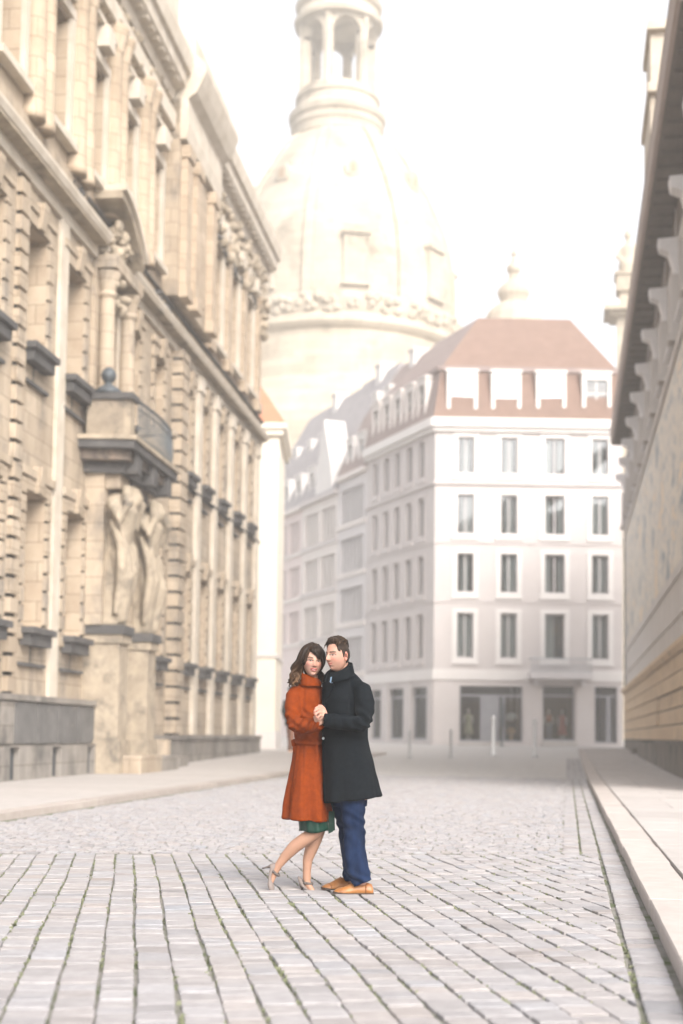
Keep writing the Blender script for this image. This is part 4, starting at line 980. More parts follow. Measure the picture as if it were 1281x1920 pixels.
# ---- tall stone pillar with figure behind the corner building
pz = lambda y: 34.04+(585-y)*0.0412
PIL = empty('statue_pillar', (4.67, 109.9, 0)); tag(PIL, 'tall pale pillar with wide ledge carrying a statue behind the gallery roof', 'statue pillar')
q = MB(); q.box(-0.95, 0.95, -0.95, 0.95, 0.9, pz(600)); q.box(-1.5, 1.5, -1.5, 1.5, pz(600), pz(592)); q.box(-1.95, 1.95, -1.95, 1.95, pz(592), pz(583)); q.box(-0.72, 0.72, -0.72, 0.72, pz(583), pz(550)); q.box(-1.0, 1.0, -1.0, 1.0, pz(550), pz(520)); q.box(-1.15, 1.15, -1.15, 1.15, pz(520), pz(514)); q.build('shaft', 'dome_stone', PIL)
q = MB(); q.rings([ell((0, 0, pz(514)), .75, .6, 14), ell((-.05, 0, pz(495)), .8, .6, 14), ell((0, 0, pz(478)), .62, .5, 14), ell((.05, 0, pz(462)), .72, .5, 14), ell((.02, 0, pz(453)), .3, .25, 14), ell((-.05, 0, pz(446)), .2, .2, 14)]); q.rings([ell((-.08, 0, pz(448)), .12, .12, 12), ell((-.1, 0, pz(440)), .30, .3, 12), ell((-.08, 0, pz(432)), .3, .3, 12), ell((-.05, 0, pz(426)), .08, .08, 12)]); q.tube([(-.55, 0, pz(464)), (-.9, -.1, pz(480)), (-.5, -.4, pz(490))], [.22, .2, .14], 8); q.tube([(.6, 0, pz(464)), (.95, -.1, pz(476)), (.7, -.3, pz(455))], [.22, .2, .14], 8)
o = q.build('statue', 'dome_stone', PIL); fuse(o, 0.08, 3)

# ================================================================== street furniture
bp = [(768, 1421), (846, 1421), (925, 1417), (1003, 1419)]
lab = ['grey bollard in front of the side shop window, leftmost of four', 'grey bollard standing before the house corner, second from the left', 'grey bollard before the dark shop door, third from the left', 'grey bollard before the shop window with bright dummies, rightmost of four']
for i, (px, py) in enumerate(bp):
    p = ground(px, py)
    if i == 0:
        q = MB(); q.lathe(0, 0, [(0.08, -0.02), (0.08, 0.06), (0.058, 0.09), (0.054, 0.9), (0.066, 0.93), (0.066, 0.97), (0.04, 1.04), (0.01, 1.06)], 14); b0 = q.build('bollard', 'pale_post', smooth=True); o = b0
    else: o = b0.copy(); COL.objects.link(o)
    o.location = p; tag(o, lab[i], 'bollard', 'bollards across the end of the street')
p = CB+TF(1.0, 3.95, 0); q = MB(); q.lathe(0, 0, [(0.16, 0.0), (0.16, 0.05), (0.06, 0.08), (0.055, 1.0), (0.13, 1.1), (0.15, 2.2), (0.08, 2.75), (0.03, 2.9)], 12)
o = q.build('parasol', 'iron', smooth=True); o.location = (p.x, p.y, gz(p.y)+0.012); tag(o, 'furled dark parasol standing in front of the shop door', 'parasol')

# shop dummies and display pieces (behind the glass)
mat('dummy_skin', (0.7, 0.62, 0.56)); mat('cloth_orange', (0.55, 0.16, 0.06)); mat('cloth_red', (0.5, 0.06, 0.05)); mat('cloth_cream', (0.6, 0.52, 0.36), (0.35, 0.36, 0.22), 9); mat('cloth_denim', (0.14, 0.19, 0.27)); mat('display_white', (0.8, 0.8, 0.8)); mat('display_amber', (0.62, 0.36, 0.16))
def dummy(px_s, o_, top, bottom, kind, label):
    p = CB+TF(o_, px_s, 0); r = empty('mannequin', (p.x, p.y, 0.95), R(-10)); tag(r, label, 'mannequin', 'shop window dummies')
    q = MB(); q.rings([ell((0, 0, 0.0), .16, .12), ell((0, 0, 0.03), .16, .12)])
    for s_ in (-1, 1): q.tube([(s_*.09, 0, 0.03), (s_*.09, 0, .5), (s_*.08, 0, .95)], [.04, .06, .085], 10); q.tube([(s_*.2, 0, 1.48), (s_*.27, -.02, 1.2), (s_*.24, -.08, .95)], [.05, .045, .03], 10)
    q.rings([ell((0, 0, .9), .15, .11), ell((0, 0, 1.1), .13, .1), ell((0, 0, 1.4), .19, .12), ell((0, 0, 1.52), .12, .08), ell((0, 0, 1.56), .05, .05), ell((0, 0, 1.64), .05, .05), ell((0, -.01, 1.7), .07, .09), ell((0, 0, 1.8), .075, .095), ell((0, 0, 1.88), .03, .04)])
    b_ = q.build('body', 'dummy_skin', r); fuse(b_, 0.02, 2)
    q = MB()
    if bottom: 
        q.rings([ell((0, 0, 1.12), .15, .12), ell((0, 0, 1.3), .18, .14), ell((0, 0, 1.46), .21, .14), ell((0, 0, 1.55), .1, .09)]); q.build('top', top, r, smooth=True)
        q = MB()
        for s_ in (-1, 1): q.tube([(s_*.1, 0, .06), (s_*.1, 0, .5), (s_*.085, 0, 1.12)], [.075, .085, .11], 10)
        q.build('trousers', bottom, r, smooth=True)
    else:
        q.rings([ell((0, 0, .35), .30, .26), ell((0, 0, .7), .24, .2), ell((0, 0, 1.12), .15, .12), ell((0, 0, 1.3), .18, .14), ell((0, 0, 1.46), .21, .14), ell((0, 0, 1.55), .1, .09)]); q.build('dress', top, r, smooth=True)
dummy(2.15, -0.6, 'cloth_cream', None, 0, 'shop dummy in a long patterned cream dress behind the left shop window')
dummy(6.95, -0.6, 'cloth_orange', 'cloth_denim', 0, 'shop dummy in orange top and blue trousers behind the glass under the balcony')
dummy(7.75, -0.6, 'cloth_red', None, 0, 'shop dummy in a red dress behind the glass under the balcony')
def lump(name, s_, o_, z_, rx, rz, m_, lb, cat):
    p = CB+TF(o_, s_, z_); q = MB(); q.lathe(0, 0, [(0.02, -rz), (rx*0.7, -rz*0.75), (rx, -.1*rz), (rx*.8, .6*rz), (rx*.2, rz*.95), (0.02, rz)], 18)
    if z_ > 1.6: q.tube([(0, 0, rz*.9), (0, 0, 4.2-z_)], 0.012, 6)
    else: q.lathe(0, 0, [(rx*0.5, 0.9-z_), (rx*0.4, 1.0-z_), (rx*.3, -rz*.7)], 12)
    o = q.build(name, m_, smooth=True); o.location = p; tag(o, lb, cat)
lump('pendant_lamp', 4.75, -0.9, 2.35, 0.34, 0.25, 'display_white', 'white round pendant lamp hanging behind the shop door glass', 'lamp')
lump('table_ornament', 4.75, -0.9, 1.5, 0.26, 0.22, 'display_amber', 'amber round ornament on a foot behind the shop door glass', 'ornament')
# ================================================================== THE COUPLE
from mathutils.bvhtree import BVHTree
random.seed(3)
ORI = Vector((-1.5753, 10.2667, 0.006))
XH = Vector((_cw, _sw, 0)); YH = Vector((-_sw, _cw, 0))
def loc(v): d = v-ORI; return Vector((d.dot(XH), d.dot(YH), d.z))
CAML = loc(CAM)
def Q(px, py, b=0.0):
    """point of the couple's own upright frame (right, away, up) seen at a photo pixel, b metres behind their feet line"""
    r = ray(px, py); t = (b-CAML.y)/r.dot(YH); return loc(CAM+r*t)
def ring(py, l, r, b, hb, n=28, pyr=None, sq=1.0):
    A, B = Q(l, py, b), Q(r, py if pyr is None else pyr, b)
    c = (A+B)/2; a = (B.x-A.x)/2
    return ell((c.x, b, c.z), a, hb, n, (B.z-A.z)/(2*a) if a > 0 else 0, sq)
def pt(px, py, b): return Q(px, py, b)

mat('coat_rust', (0.20, 0.036, 0.005), (0.14, 0.0235, 0.0032), 30, 0.9, 0.35, 900, spec=0.06)
mat('coat_charcoal', (0.0066, 0.0090, 0.0116), (0.0040, 0.0058, 0.0078), 30, 0.9, 0.35, 900, spec=0.08)
mat('collar_black', (0.008, 0.010, 0.012), (0.006, 0.008, 0.009), 30, 0.85, 0.3, 900, spec=0.06)
mat('denim', (0.0105, 0.023, 0.062), (0.004, 0.009, 0.025), 9, 0.85, 0.35, 700, spec=0.08, stretch=(1, 1, 0.35))
mat('dress_green', (0.004, 0.040, 0.025), (0.003, 0.023, 0.015), 12, 0.5, 0.1, 60)
mat('shirt_blue', (0.38, 0.55, 0.75)); mat('button', (0.5, 0.52, 0.53), None, 3, 0.35)
mat('leather_tan', (0.38, 0.165, 0.05), (0.25, 0.095, 0.025), 14, 0.38, 0.15, 200, spec=0.5)
mat('sole_dark', (0.06, 0.045, 0.035), (0.04, 0.03, 0.025), 20, 0.6)
mat('suede_taupe', (0.21, 0.175, 0.16), (0.17, 0.14, 0.128), 30, 0.8, 0.2, 300); mat('strap_taupe', (0.12, 0.10, 0.09), None, 20, 0.6); mat('lace', (0.12, 0.055, 0.02)); mat('leather_cap', (0.34, 0.14, 0.04), (0.2, 0.075, 0.02), 16, 0.35, 0.15, 200, spec=0.5)
mat('collar_trim', (0.12, 0.13, 0.14))
mat_attr('skin', 0.55, 'Col', 0.35, 0.12)
mat_attr('hair', 0.55, 'Col', 0.18)
SKW = (0.42, 0.25, 0.188); SKM = (0.36, 0.20, 0.145)
g2 = lambda x, s: math.exp(-(x/s)**2)
def sst(a, b, x):
    t = max(0.0, min(1.0, (x-a)/(b-a))); return t*t*(3-2*t)

def head_point(d, fem):
    """d unit direction (face toward -y): skin surface point"""
    x, y, z = d.x*0.0735, d.y*0.094, d.z*0.117
    t = max(0.0, -d.z)
    x *= 1-(0.30 if fem else 0.22)*t**1.6
    if d.y > 0: y *= 1-0.42*t
    else:
        y *= 1-0.04*g2(d.z, 0.5)
        y -= 0.010*sst(0.55, 0.95, t)*sst(0.0, 0.6, -d.y)
    if z > 0.06 and y < 0: y *= 1-0.06*sst(0.06, 0.11, z)
    if d.y < -0.15:
        ax = abs(x); f = sst(0.15, 0.6, -d.y)
        n = sst(0.020, -0.030, z)*(1-sst(-0.036, -0.046, z))
        wd = 0.0085+0.006*sst(0.0, -0.032, z)
        y -= f*(0.025 if not fem else 0.022)*g2(ax, wd)*(0.18*sst(0.03, 0.0, z)*(1-sst(-0.036, -0.046, z))+0.82*n)
        y += f*0.009*g2(ax-0.031, 0.016)*g2(z-0.004, 0.012)           # sockets
        y -= f*0.0035*g2(ax-0.030, 0.010)*g2(z-0.002, 0.006)          # lids
        y -= f*(0.005 if not fem else 0.0025)*g2(ax-0.028, 0.022)*g2(z-0.024, 0.008)   # brow
        y -= f*0.005*g2(ax-0.042, 0.018)*g2(z+0.026, 0.016)           # cheek
        y -= f*0.0055*g2(x, 0.020)*(g2(z+0.059, 0.0045)+1.1*g2(z+0.070, 0.005))   # lips
        y += f*0.003*g2(x, 0.024)*g2(z+0.0645, 0.0025)
        y += f*0.004*g2(x, 0.026)*g2(z+0.082, 0.007)
        y -= f*0.007*g2(x, 0.02)*g2(z+0.104, 0.012)                   # chin
    return Vector((x, y, z))
def mixc(a, b, t): return tuple(p+(q-p)*t for p, q in zip(a, b))
def head_colour(p, d, fem):
    c = SKW if fem else SKM; x, y, z = p; ax = abs(x)
    if d.y < -0.1:
        c = mixc(c, (0.52, 0.17, 0.14) if fem else (0.48, 0.17, 0.13), 0.45*g2(ax-0.043, 0.02)*g2(z+0.026, 0.022))
        c = mixc(c, (0.48, 0.19, 0.145), 0.35*g2(x, 0.012)*g2(z+0.032, 0.012))
        if not fem:
            c = mixc(c, (0.26, 0.15, 0.11), 0.45*sst(-0.035, -0.06, z)*sst(-0.1, -0.4, d.y)+0.0)
        zc = (0.0035 if fem else 0.0062)*(ax/0.02)**2
        lip = max(0, 1-((ax/0.0255)**2))**0.5
        zz = z+0.0645-zc*(1.0 if not fem else 0.8)
        if abs(zz) < (0.0112 if fem else 0.0085)*lip: c = mixc(c, (0.36, 0.045, 0.048) if fem else (0.42, 0.14, 0.11), 0.85)
        if abs(zz) < 0.0024*lip+0.0006 and ax < (0.027 if fem else 0.030): c = (0.20, 0.05, 0.045) if fem else (0.24, 0.08, 0.065)
        if fem and -0.0035 < zz < 0.0005 and ax < 0.013: c = (0.5, 0.38, 0.35)
        ex, ez = ax-0.0315, z-0.001
        e = (ex/0.0150)**2+(ez/0.0060)**2
        if e < 1: c = (0.40, 0.34, 0.31)
        if ex*ex+ez*ez < 0.0070**2 and abs(ez) < 0.0062: c = (0.045, 0.032, 0.022)
        if 0.55 < e < 2.3 and ez > -0.0008+0.02*(ex if ex < 0 else -ex): c = mixc(c, (0.06, 0.035, 0.025), 0.9 if fem else 0.75)
        elif 0.9 < e < 1.9: c = mixc(c, (0.20, 0.09, 0.065), 0.6)
        c = mixc(c, (0.30, 0.14, 0.10), 0.45*g2(ex, 0.017)*g2(ez-0.010, 0.006))
        bz = 0.0205+0.004*g2(ax-0.036, 0.014)-0.12*max(0, ax-0.043)
        if 0.013 < ax < 0.052: c = mixc(c, (0.07, 0.045, 0.03), 0.92*sst(0.0068 if not fem else 0.0052, 0.0030, abs(z-bz)))
        if 0.003 < ax < 0.009 and -0.0425 < z < -0.037: c = mixc(c, (0.16, 0.05, 0.04), 0.85)
    return c
def rotm(yaw, pitch, roll):
    # pitch>0 looks down, roll>0 tips the crown to the viewer's left, then turn about the vertical
    return Matrix.Rotation(yaw, 3, 'Z') @ Matrix.Rotation(-roll, 3, 'Y') @ Matrix.Rotation(pitch, 3, 'X')
def dirs(nu, nv):
    for j in range(nv+1):
        ph = math.pi*j/nv
        for i in range(nu):
            th = 2*math.pi*i/nu
            yield Vector((math.sin(ph)*math.cos(th), math.sin(ph)*math.sin(th), math.cos(ph)))
def grid_faces(nu, nv, off=0):
    return [(off+j*nu+i, off+j*nu+(i+1) % nu, off+(j+1)*nu+(i+1) % nu, off+(j+1)*nu+i) for j in range(nv) for i in range(nu)]
def ear_parts(s, fem):
    r = []
    for k, (dz, w, h) in enumerate(((0, .010, .033),)):
        pts = []
        for a in range(12):
            t = 2*math.pi*a/12
            pts.append((0.012*math.cos(t)*(1.15 if math.sin(t) > 0 else .8), h*math.sin(t)))
        r = [[(s*(0.0705+o+0.25*max(0, py_)), py_*sc+0.012, pz*sc-0.008) for py_, pz in pts] for o, sc in ((-0.012, .8), (0.0, 1.0), (0.008, 1.06), (0.011, .85), (0.005, .45))]
    return r
class Col(MB):
    """builder that keeps one colour per vertex"""
    def __init__(s): super().__init__(); s.cl = []
    def fill(s, c): s.cl += [c]*(len(s.v)-len(s.cl))
    def add_mesh(s, o, c):
        n = len(s.v); s.v += [tuple(v.co) for v in o.data.vertices]
        for p in o.data.polygons: s.f.append(tuple(n+i for i in p.vertices)); s.m.append(0)
        s.fill(c); me = o.data; bpy.data.objects.remove(o); bpy.data.meshes.remove(me)
def add_head(cm, cen, M, fem):
    n = len(cm.v); nu, nv = 180, 130
    for d in dirs(nu, nv):
        p = head_point(d, fem); cm.v.append(tuple(cen+M@p)); cm.cl.append(head_colour(p, d, fem))
    for f in grid_faces(nu, nv, n): cm.f.append(f); cm.m.append(0)
    for s in (-1, 1):
        cm.rings([[tuple(cen+M@Vector(q)) for q in r] for r in ear_parts(s, fem)]); cm.fill(mixc(SKW if fem else SKM, (0.5, 0.16, 0.12), 0.5))
def hair_cap(cen, M, fem, thick, col):
    """thick(d) -> thickness over the scalp; col(d, p) -> colour"""
    cm = Col(); nu, nv = 200, 130
    for d in dirs(nu, nv):
        p = head_point(d, fem); t = thick(d, p)
        p2 = p+d*t; cm.v.append(tuple(cen+M@p2)); cm.cl.append(col(d, p2))
    for f in grid_faces(nu, nv): cm.f.append(f); cm.m.append(0)
    return cm
def lock(cm, pts, r0, c0, c1, n=7, seg=16, flat=0.6):
    """a tapering strand through control points (Catmull-Rom), colour running from root to tip"""
    P = [Vector(p) for p in pts]; P = [P[0]*2-P[1]]+P+[P[-1]*2-P[-2]]
    out = []
    for k in range(1, len(P)-2):
        for i in range(seg):
            t = i/seg; a, b, c, d = P[k-1], P[k], P[k+1], P[k+2]
            out.append(0.5*((2*b)+(c-a)*t+(2*a-5*b+4*c-d)*t*t+(3*b-a-3*c+d)*t**3))
    out.append(P[-2]); m = len(out); n0 = len(cm.v)
    cm.tube(out, [r0*(0.55+0.45*math.sin(math.pi*min(1, 0.25+i/m*0.75)))*(1-0.75*sst(0.7, 1, i/(m-1))) for i in range(m)], n, flat=flat)
    for i in range(m):
        tt = i/(m-1); cm.cl += [mixc(c0, c1, sst(0.3, 1.0, tt))]*n
    assert len(cm.cl) == len(cm.v)

def hand_fingers(cm_mb, wrist, palm, knuckles, fingers, thumb, r=0.0088):
    """wrist->palm slab plus five bent finger chains (each a list of 4 points)"""
    cm_mb.tube([wrist, wrist.lerp(palm, 0.5), palm, palm.lerp(knuckles, 0.9)], [0.024, 0.028, 0.034, 0.030], 12, flat=0.62)
    for f in fingers: cm_mb.tube(f, [r*1.12, r*1.05, r*0.98, r*0.8], 10)
    cm_mb.tube(thumb, [r*1.5, r*1.25, r*1.1, r*0.85], 10)

def displace(o, fn):
    me = o.data; me.update()
    nrm = [v.normal.copy() for v in me.vertices]
    for v, n in zip(me.vertices, nrm):
        v.co = v.co+Vector((n.x, n.y, n.z*0.35))*fn(v.co, n)
    me.update()
NS = lambda p, f, s=0.0: noise.noise(Vector((p.x*f+s, p.y*f, p.z*f)))
def bvh_of(o): 
    me = o.data; return BVHTree.FromPolygons([v.co[:] for v in me.vertices], [p.vertices[:] for p in me.polygons])
def onto(bv, px, py, off=0.0):
    d = (Q(px, py, 0.0)-CAML).normalized(); h = bv.ray_cast(CAML, d)
    if h[0] is None: return None
    n = h[1] if h[1].dot(d) < 0 else -h[1]
    return h[0]+n*off
def patch(mb, bv, pairs, th=0.004, nu=6):
    """slab laid on a garment: pairs = list of ((lx,ly),(rx,ry)) photo pixels from top to bottom"""
    rows_ = []
    for (a, b) in pairs:
        row = []
        for i in range(nu+1):
            t = i/nu; px, py = a[0]+(b[0]-a[0])*t, a[1]+(b[1]-a[1])*t
            p = onto(bv, px, py, th); q = onto(bv, px, py, -0.004)
            if p is None: p = row[-1][0] if row else Q(px, py, 0); q = p
            row.append((p, q))
        rows_.append(row)
    top = [[mb.pt(p) for p, q in r] for r in rows_]; bot = [[mb.pt(q) for p, q in r] for r in rows_]
    R_, C_ = len(rows_), nu+1
    for j in range(R_-1):
        for i in range(C_-1):
            mb.face((top[j][i], top[j][i+1], top[j+1][i+1], top[j+1][i]))
    for j in range(R_-1):
        mb.face((top[j][0], top[j+1][0], bot[j+1][0], bot[j][0])); mb.face((top[j][-1], bot[j][-1], bot[j+1][-1], top[j+1][-1]))
    for i in range(C_-1):
        mb.face((top[0][i], bot[0][i], bot[0][i+1], top[0][i+1])); mb.face((top[-1][i], top[-1][i+1], bot[-1][i+1], bot[-1][i]))
def dense(pairs, k=6):
    out = []
    for (a0, b0), (a1, b1) in zip(pairs, pairs[1:]):
        for i in range(k):
            t = i/k; out.append(((a0[0]+(a1[0]-a0[0])*t, a0[1]+(a1[1]-a0[1])*t), (b0[0]+(b1[0]-b0[0])*t, b0[1]+(b1[1]-b0[1])*t)))
    out.append(pairs[-1]); return out

# ------------------------------------------------------------------ the man
MAN = empty('person', ORI, YAW)
tag(MAN, 'dark haired man in charcoal coat, jeans and tan brogues, facing left', 'person', 'couple embracing on the cobbles')
mb_ = 0.06
body = MB()
body.rings([ring(1500, 622, 690, mb_, .13), ring(1440, 615, 692, mb_, .14), ring(1380, 618, 684, mb_, .12), ring(1320, 614, 690, mb_, .12), ring(1290, 616, 686, mb_, .10), ring(1276, 626, 668, mb_-.02, .07), ring(1264, 628, 658, mb_-.05, .058), ring(1250, 628, 655, mb_-.06, .056), ring(1238, 628, 652, mb_-.06, .05)])
body.tube([pt(655, 1490, -.01), pt(662, 1555, -.05), pt(672, 1610, -.07), pt(679, 1660, -.08)], [.06, .04, .04, .035], 14)
body.tube([pt(640, 1490, .14), pt(648, 1555, .16), pt(656, 1610, .18), pt(660, 1655, .2)], [.06, .036, .034, .03], 14)
body.tube([pt(674, 1292, -.04), pt(683, 1325, -.12), pt(680, 1355, -.16), pt(645, 1354, -.19), pt(614, 1348, -.19)], [.035, .034, .032, .03, .026], 12)
body.tube([pt(622, 1290, .2), pt(600, 1335, .32), pt(575, 1352, .33), pt(556, 1360, .31)], [.04, .035, .035, .027], 12)
bo_ = body.build('tmp', 'skin'); fuse(bo_, 0.008, 3)
hd = MB()
# his left hand wraps hers: palm behind, fingers folding over to the front-left
W0, P0, K0 = pt(613, 1347, -.195), pt(606, 1339, -.2), pt(599, 1332, -.2)
fin = [[pt(604, 1328.5, -.205), pt(597.5, 1325, -.225), pt(592, 1328, -.24), pt(590.5, 1333, -.235)],
       [pt(603, 1332, -.21), pt(595.5, 1329.5, -.238), pt(590, 1333.5, -.248), pt(590, 1339, -.24)],
       [pt(604, 1336.5, -.212), pt(597, 1335.5, -.240), pt(592, 1340, -.248), pt(592.5, 1345, -.238)],
       [pt(606, 1341, -.21), pt(600, 1341.5, -.236), pt(596, 1345.5, -.24), pt(597, 1350, -.23)]]
th = [pt(610, 1336, -.19), pt(607.5, 1328.5, -.195), pt(603, 1323.8, -.205), pt(596.5, 1322.8, -.21)]
hand_fingers(hd, W0, P0, K0, fin, th, 0.0094)
ho = hd.build('tmp', 'skin'); fuse(ho, 0.0035, 2)
h2 = MB(); hand_fingers(h2, pt(556, 1360, .31), pt(548, 1362, .28), pt(545, 1363, .26), [[pt(546, 1358+3*i, .26), pt(545+i*.3, 1358+3*i, .235), pt(548, 1358+3*i, .21), pt(552, 1358+3*i, .20)] for i in range(4)], [pt(552, 1356, .29), pt(550, 1352, .27), pt(551, 1349, .25), pt(554, 1347, .235)])
h2o = h2.build('tmp', 'skin'); fuse(h2o, 0.0035, 2)
cm = Col(); cm.add_mesh(bo_, SKM); cm.add_mesh(ho, mixc(SKM, (0.5, 0.2, 0.15), 0.3)); cm.add_mesh(h2o, SKM)
MC = pt(633, 1229.5, -0.045); MM = rotm(R(-47), R(0), R(2))
add_head(cm, MC, MM, False)
cm.build('body', 'skin', MAN, smooth=True, col=cm.cl)
# hair: short sides, swept-up top
def thick_m(d, p):
    x, y, z = p
    
    side_line = -0.012-0.05*sst(-0.1, 0.5, d.y)     # lower limit of hair toward the nape
    if d.y < -0.35:
        side_line = 0.077-0.062*sst(0.034, 0.068, abs(x)); 
    elif d.y < 0.05: side_line = 0.03-0.055*sst(-0.30, -0.05, d.y) if abs(d.x) > 0.5 else 0.05
    k = sst(side_line-0.003, side_line+0.020, z+0.006*noise.noise(Vector((x*90, y*90, 1))))
    top = sst(0.045, 0.10, z); quiff = sst(0.0, -0.6, d.y)*sst(0.05, 0.085, z)
    base = 0.007+0.010*top+0.020*quiff
    st = noise.noise(Vector((p[0]*140, p[1]*26, p[2]*60)))*0.0035+noise.noise(Vector((p[0]*45, p[1]*14, 4)))*0.004
    return -0.006*(1-k)+(base+st*(0.4+top))*k
def col_m(d, p):
    t = 0.5+0.5*noise.noise(Vector((p[0]*160, p[1]*22, p[2]*40)))
    return mixc((0.010, 0.006, 0.004), (0.042, 0.024, 0.014), t*t*sst(-0.02, 0.1, p[2])+0.12)
cm = hair_cap(MC, MM, False, thick_m, col_m)
rr = random.Random(4)
for _ in range(150):
    x0 = rr.uniform(-0.052, 0.052); y0 = rr.uniform(-0.036, 0.04); 
    def sc(x, y, up): 
        dd = Vector((x/0.0735, y/0.094, 0)); q = dd.length
        if q > 0.97: dd = dd*(0.97/q); q = 0.97
        dd.z = math.sqrt(1-q*q); pp = head_point(dd, False); return MC+MM@(pp+dd*up)
    sw = rr.uniform(-0.008, 0.016)
    lock(cm, [sc(x0, y0+0.02, 0.008), sc(x0+sw*.3, y0, 0.022+rr.uniform(0, .006)), sc(x0+sw, y0-0.028, 0.022+rr.uniform(0, .010))], rr.uniform(0.004, 0.0065), (0.014, 0.009, 0.006), mixc((0.022, 0.014, 0.009), (0.075, 0.045, 0.026), rr.random()), 6, 6)
cm.build('hair', 'hair', MAN, smooth=True, col=cm.cl)
# coat
ct = MB()
ct.rings([ring(1506, 605, 716, mb_, .22, 36, 1493), ring(1480, 605, 711.5, mb_, .212, 36), ring(1450, 605, 704.5, mb_, .205, 36), ring(1418, 605, 698.5, mb_, .19, 36), ring(1385, 605, 690.5, mb_, .172, 36), ring(1345, 605, 691, mb_, .175, 36), ring(1312, 605, 694, mb_, .172, 36), ring(1292, 605, 690, mb_, .15, 36), ring(1281, 606, 684, mb_-.01, .128, 36), ring(1273, 606, 677, mb_-.02, .112, 36), ring(1266, 608, 670, mb_-.03, .10, 36), ring(1260, 613, 663, mb_-.035, .085, 36)])
ct.tube([pt(668, 1286, -.02), pt(679, 1293.5, -.07), pt(684.5, 1318, -.115), pt(684, 1345, -.15), pt(679, 1358, -.175), pt(655, 1355.5, -.195), pt(632, 1353, -.20), pt(613, 1350.5, -.20), pt(607, 1349.5, -.20)], [.050, .066, .071, .064, .060, .058, .054, .050, .049], 20)
ct.tube([pt(628, 1288, .18), pt(606, 1330, .30), pt(588, 1348, .34), pt(566, 1358, .325)], [.065, .07, .062, .05], 16)
co = ct.build('coat', 'coat_charcoal', MAN); fuse(co, 0.0075, 5)
EL = pt(676, 1352, -.17); CEN = pt(655, 1400, mb_)
def fold_m(p, n):
    d = NS(p, 5.0)*0.006+NS(p, 14)*0.0022+0.0030*(0.35-abs(NS(p, 10, 7)))
    e = (p-EL).length
    w = p.x*34+p.z*46+2.2*NS(p, 9)
    d += 0.016*math.sin(w*1.7)*g2(e, 0.085)*(1 if p.y < -0.08 else 0)
    arm = sst(-0.10, -0.15, p.y)
    d += 0.007*math.sin(p.x*85+p.z*22+2*NS(p, 12))*arm*g2(p.z-EL.z, 0.07)
    t = sst(CEN.z+0.02, CEN.z-0.45, p.z); th_ = math.atan2(p.y-mb_, p.x-CEN.x)
    d += 0.010*t*math.sin(5*th_+0.8)+0.006*t*math.sin(9*th_+2)
    sx = pt(657, 1300, -.1).x+0.02*(p.z-1.45)
    if p.z > 1.30 and p.y < 0: d -= 0.006*g2(p.x-sx, 0.007)*sst(1.30, 1.36, p.z)
    return d
displace(co, fold_m); bvm = bvh_of(co)
q = MB(); patch(q, bvm, dense([((634.5, 1384), (647, 1382.5)), ((641, 1407), (652, 1404)), ((648.5, 1433.5), (660, 1430.5))]), 0.006); q.build('pocket', 'coat_charcoal', co, smooth=False)
q = MB(); patch(q, bvm, dense([((606, 1281), (622, 1276)), ((606, 1296), (628, 1288)), ((606, 1316), (615, 1310)), ((606, 1326), (608.5, 1324))]), 0.007); q.build('lapel', 'coat_charcoal', co, smooth=False)
q = MB(); patch(q, bvm, dense([((605.6, 1358), (607.8, 1358)), ((605.8, 1502), (608, 1502))], 30), 0.005, 2); q.build('placket', 'coat_charcoal', co, smooth=False)
for yy in (1384.5,):
    c = onto(bvm, 607.6, yy, 0.004) or pt(607, yy, -.1); q = MB(); q.tube([c, c+Vector((-.003, -.007, 0))], [0.0105, 0.009], 14); q.build('button', 'button', co)
# standing collar, open at the front, with an inner black zip collar
def collar(name, m_, cpx, parent, a0, b0_, a1, b1_, zb_back, zb_front, zt_back, zt_front, bc, gap0, gap1, th_=0.011, nn=40, face=R(-50), flare=0.0):
    """shell: angle 0 faces the wearer's front"""
    q = MB(); rows_ = [[], [], [], []]
    cx = pt(cpx, 1262, bc)
    for i in range(nn+1):
        t = gap0+(2*math.pi-gap0-gap1)*i/nn
        dirx, diry = math.sin(face+t), -math.cos(face+t)
        f = 0.5+0.5*math.cos(t)                      # 1 at the front, 0 at the nape
        zb = zb_back+(zb_front-zb_back)*f; zt = zt_back+(zt_front-zt_back)*f
        lean = cx.x
        def P(a, b, z): return (lean+a*dirx*1.0, bc+b*diry, z)
        rows_[0].append(q.pt(P(a0, b0_, zb))); rows_[1].append(q.pt(P(a1+flare*f, b1_+flare*f, zt))); rows_[2].append(q.pt(P(a1-th_+flare*f, b1_-th_+flare*f, zt-0.001))); rows_[3].append(q.pt(P(a0-th_, b0_-th_, zb)))
    for a, b in ((0, 1), (1, 2), (2, 3), (3, 0)):
        for i in range(nn): q.face((rows_[a][i], rows_[a][i+1], rows_[b][i+1], rows_[b][i]))
    for i in (0, nn): q.face((rows_[0][i], rows_[1][i], rows_[2][i], rows_[3][i]))
    return q.build(name, m_, parent, smooth=False)
zp = lambda py: pt(635, py, 0).z
collar('collar', 'coat_charcoal', 637, co, .112, .095, .092, .083, zp(1263), zp(1281), zp(1241), zp(1266), -0.025, R(30), R(22), flare=0.010)
collar('inner_collar', 'collar_black', 636, co, .096, .084, .078, .072, zp(1266), zp(1281), zp(1240), zp(1263), -0.03, R(14), R(4), flare=0.003)
q = MB(); patch(q, bvm, dense([((621, 1270), (623, 1269)), ((619, 1276), (626, 1275)), ((622, 1281), (624, 1281))], 3), 0.016, 4); q.build('shirt', 'shirt_blue', MAN)
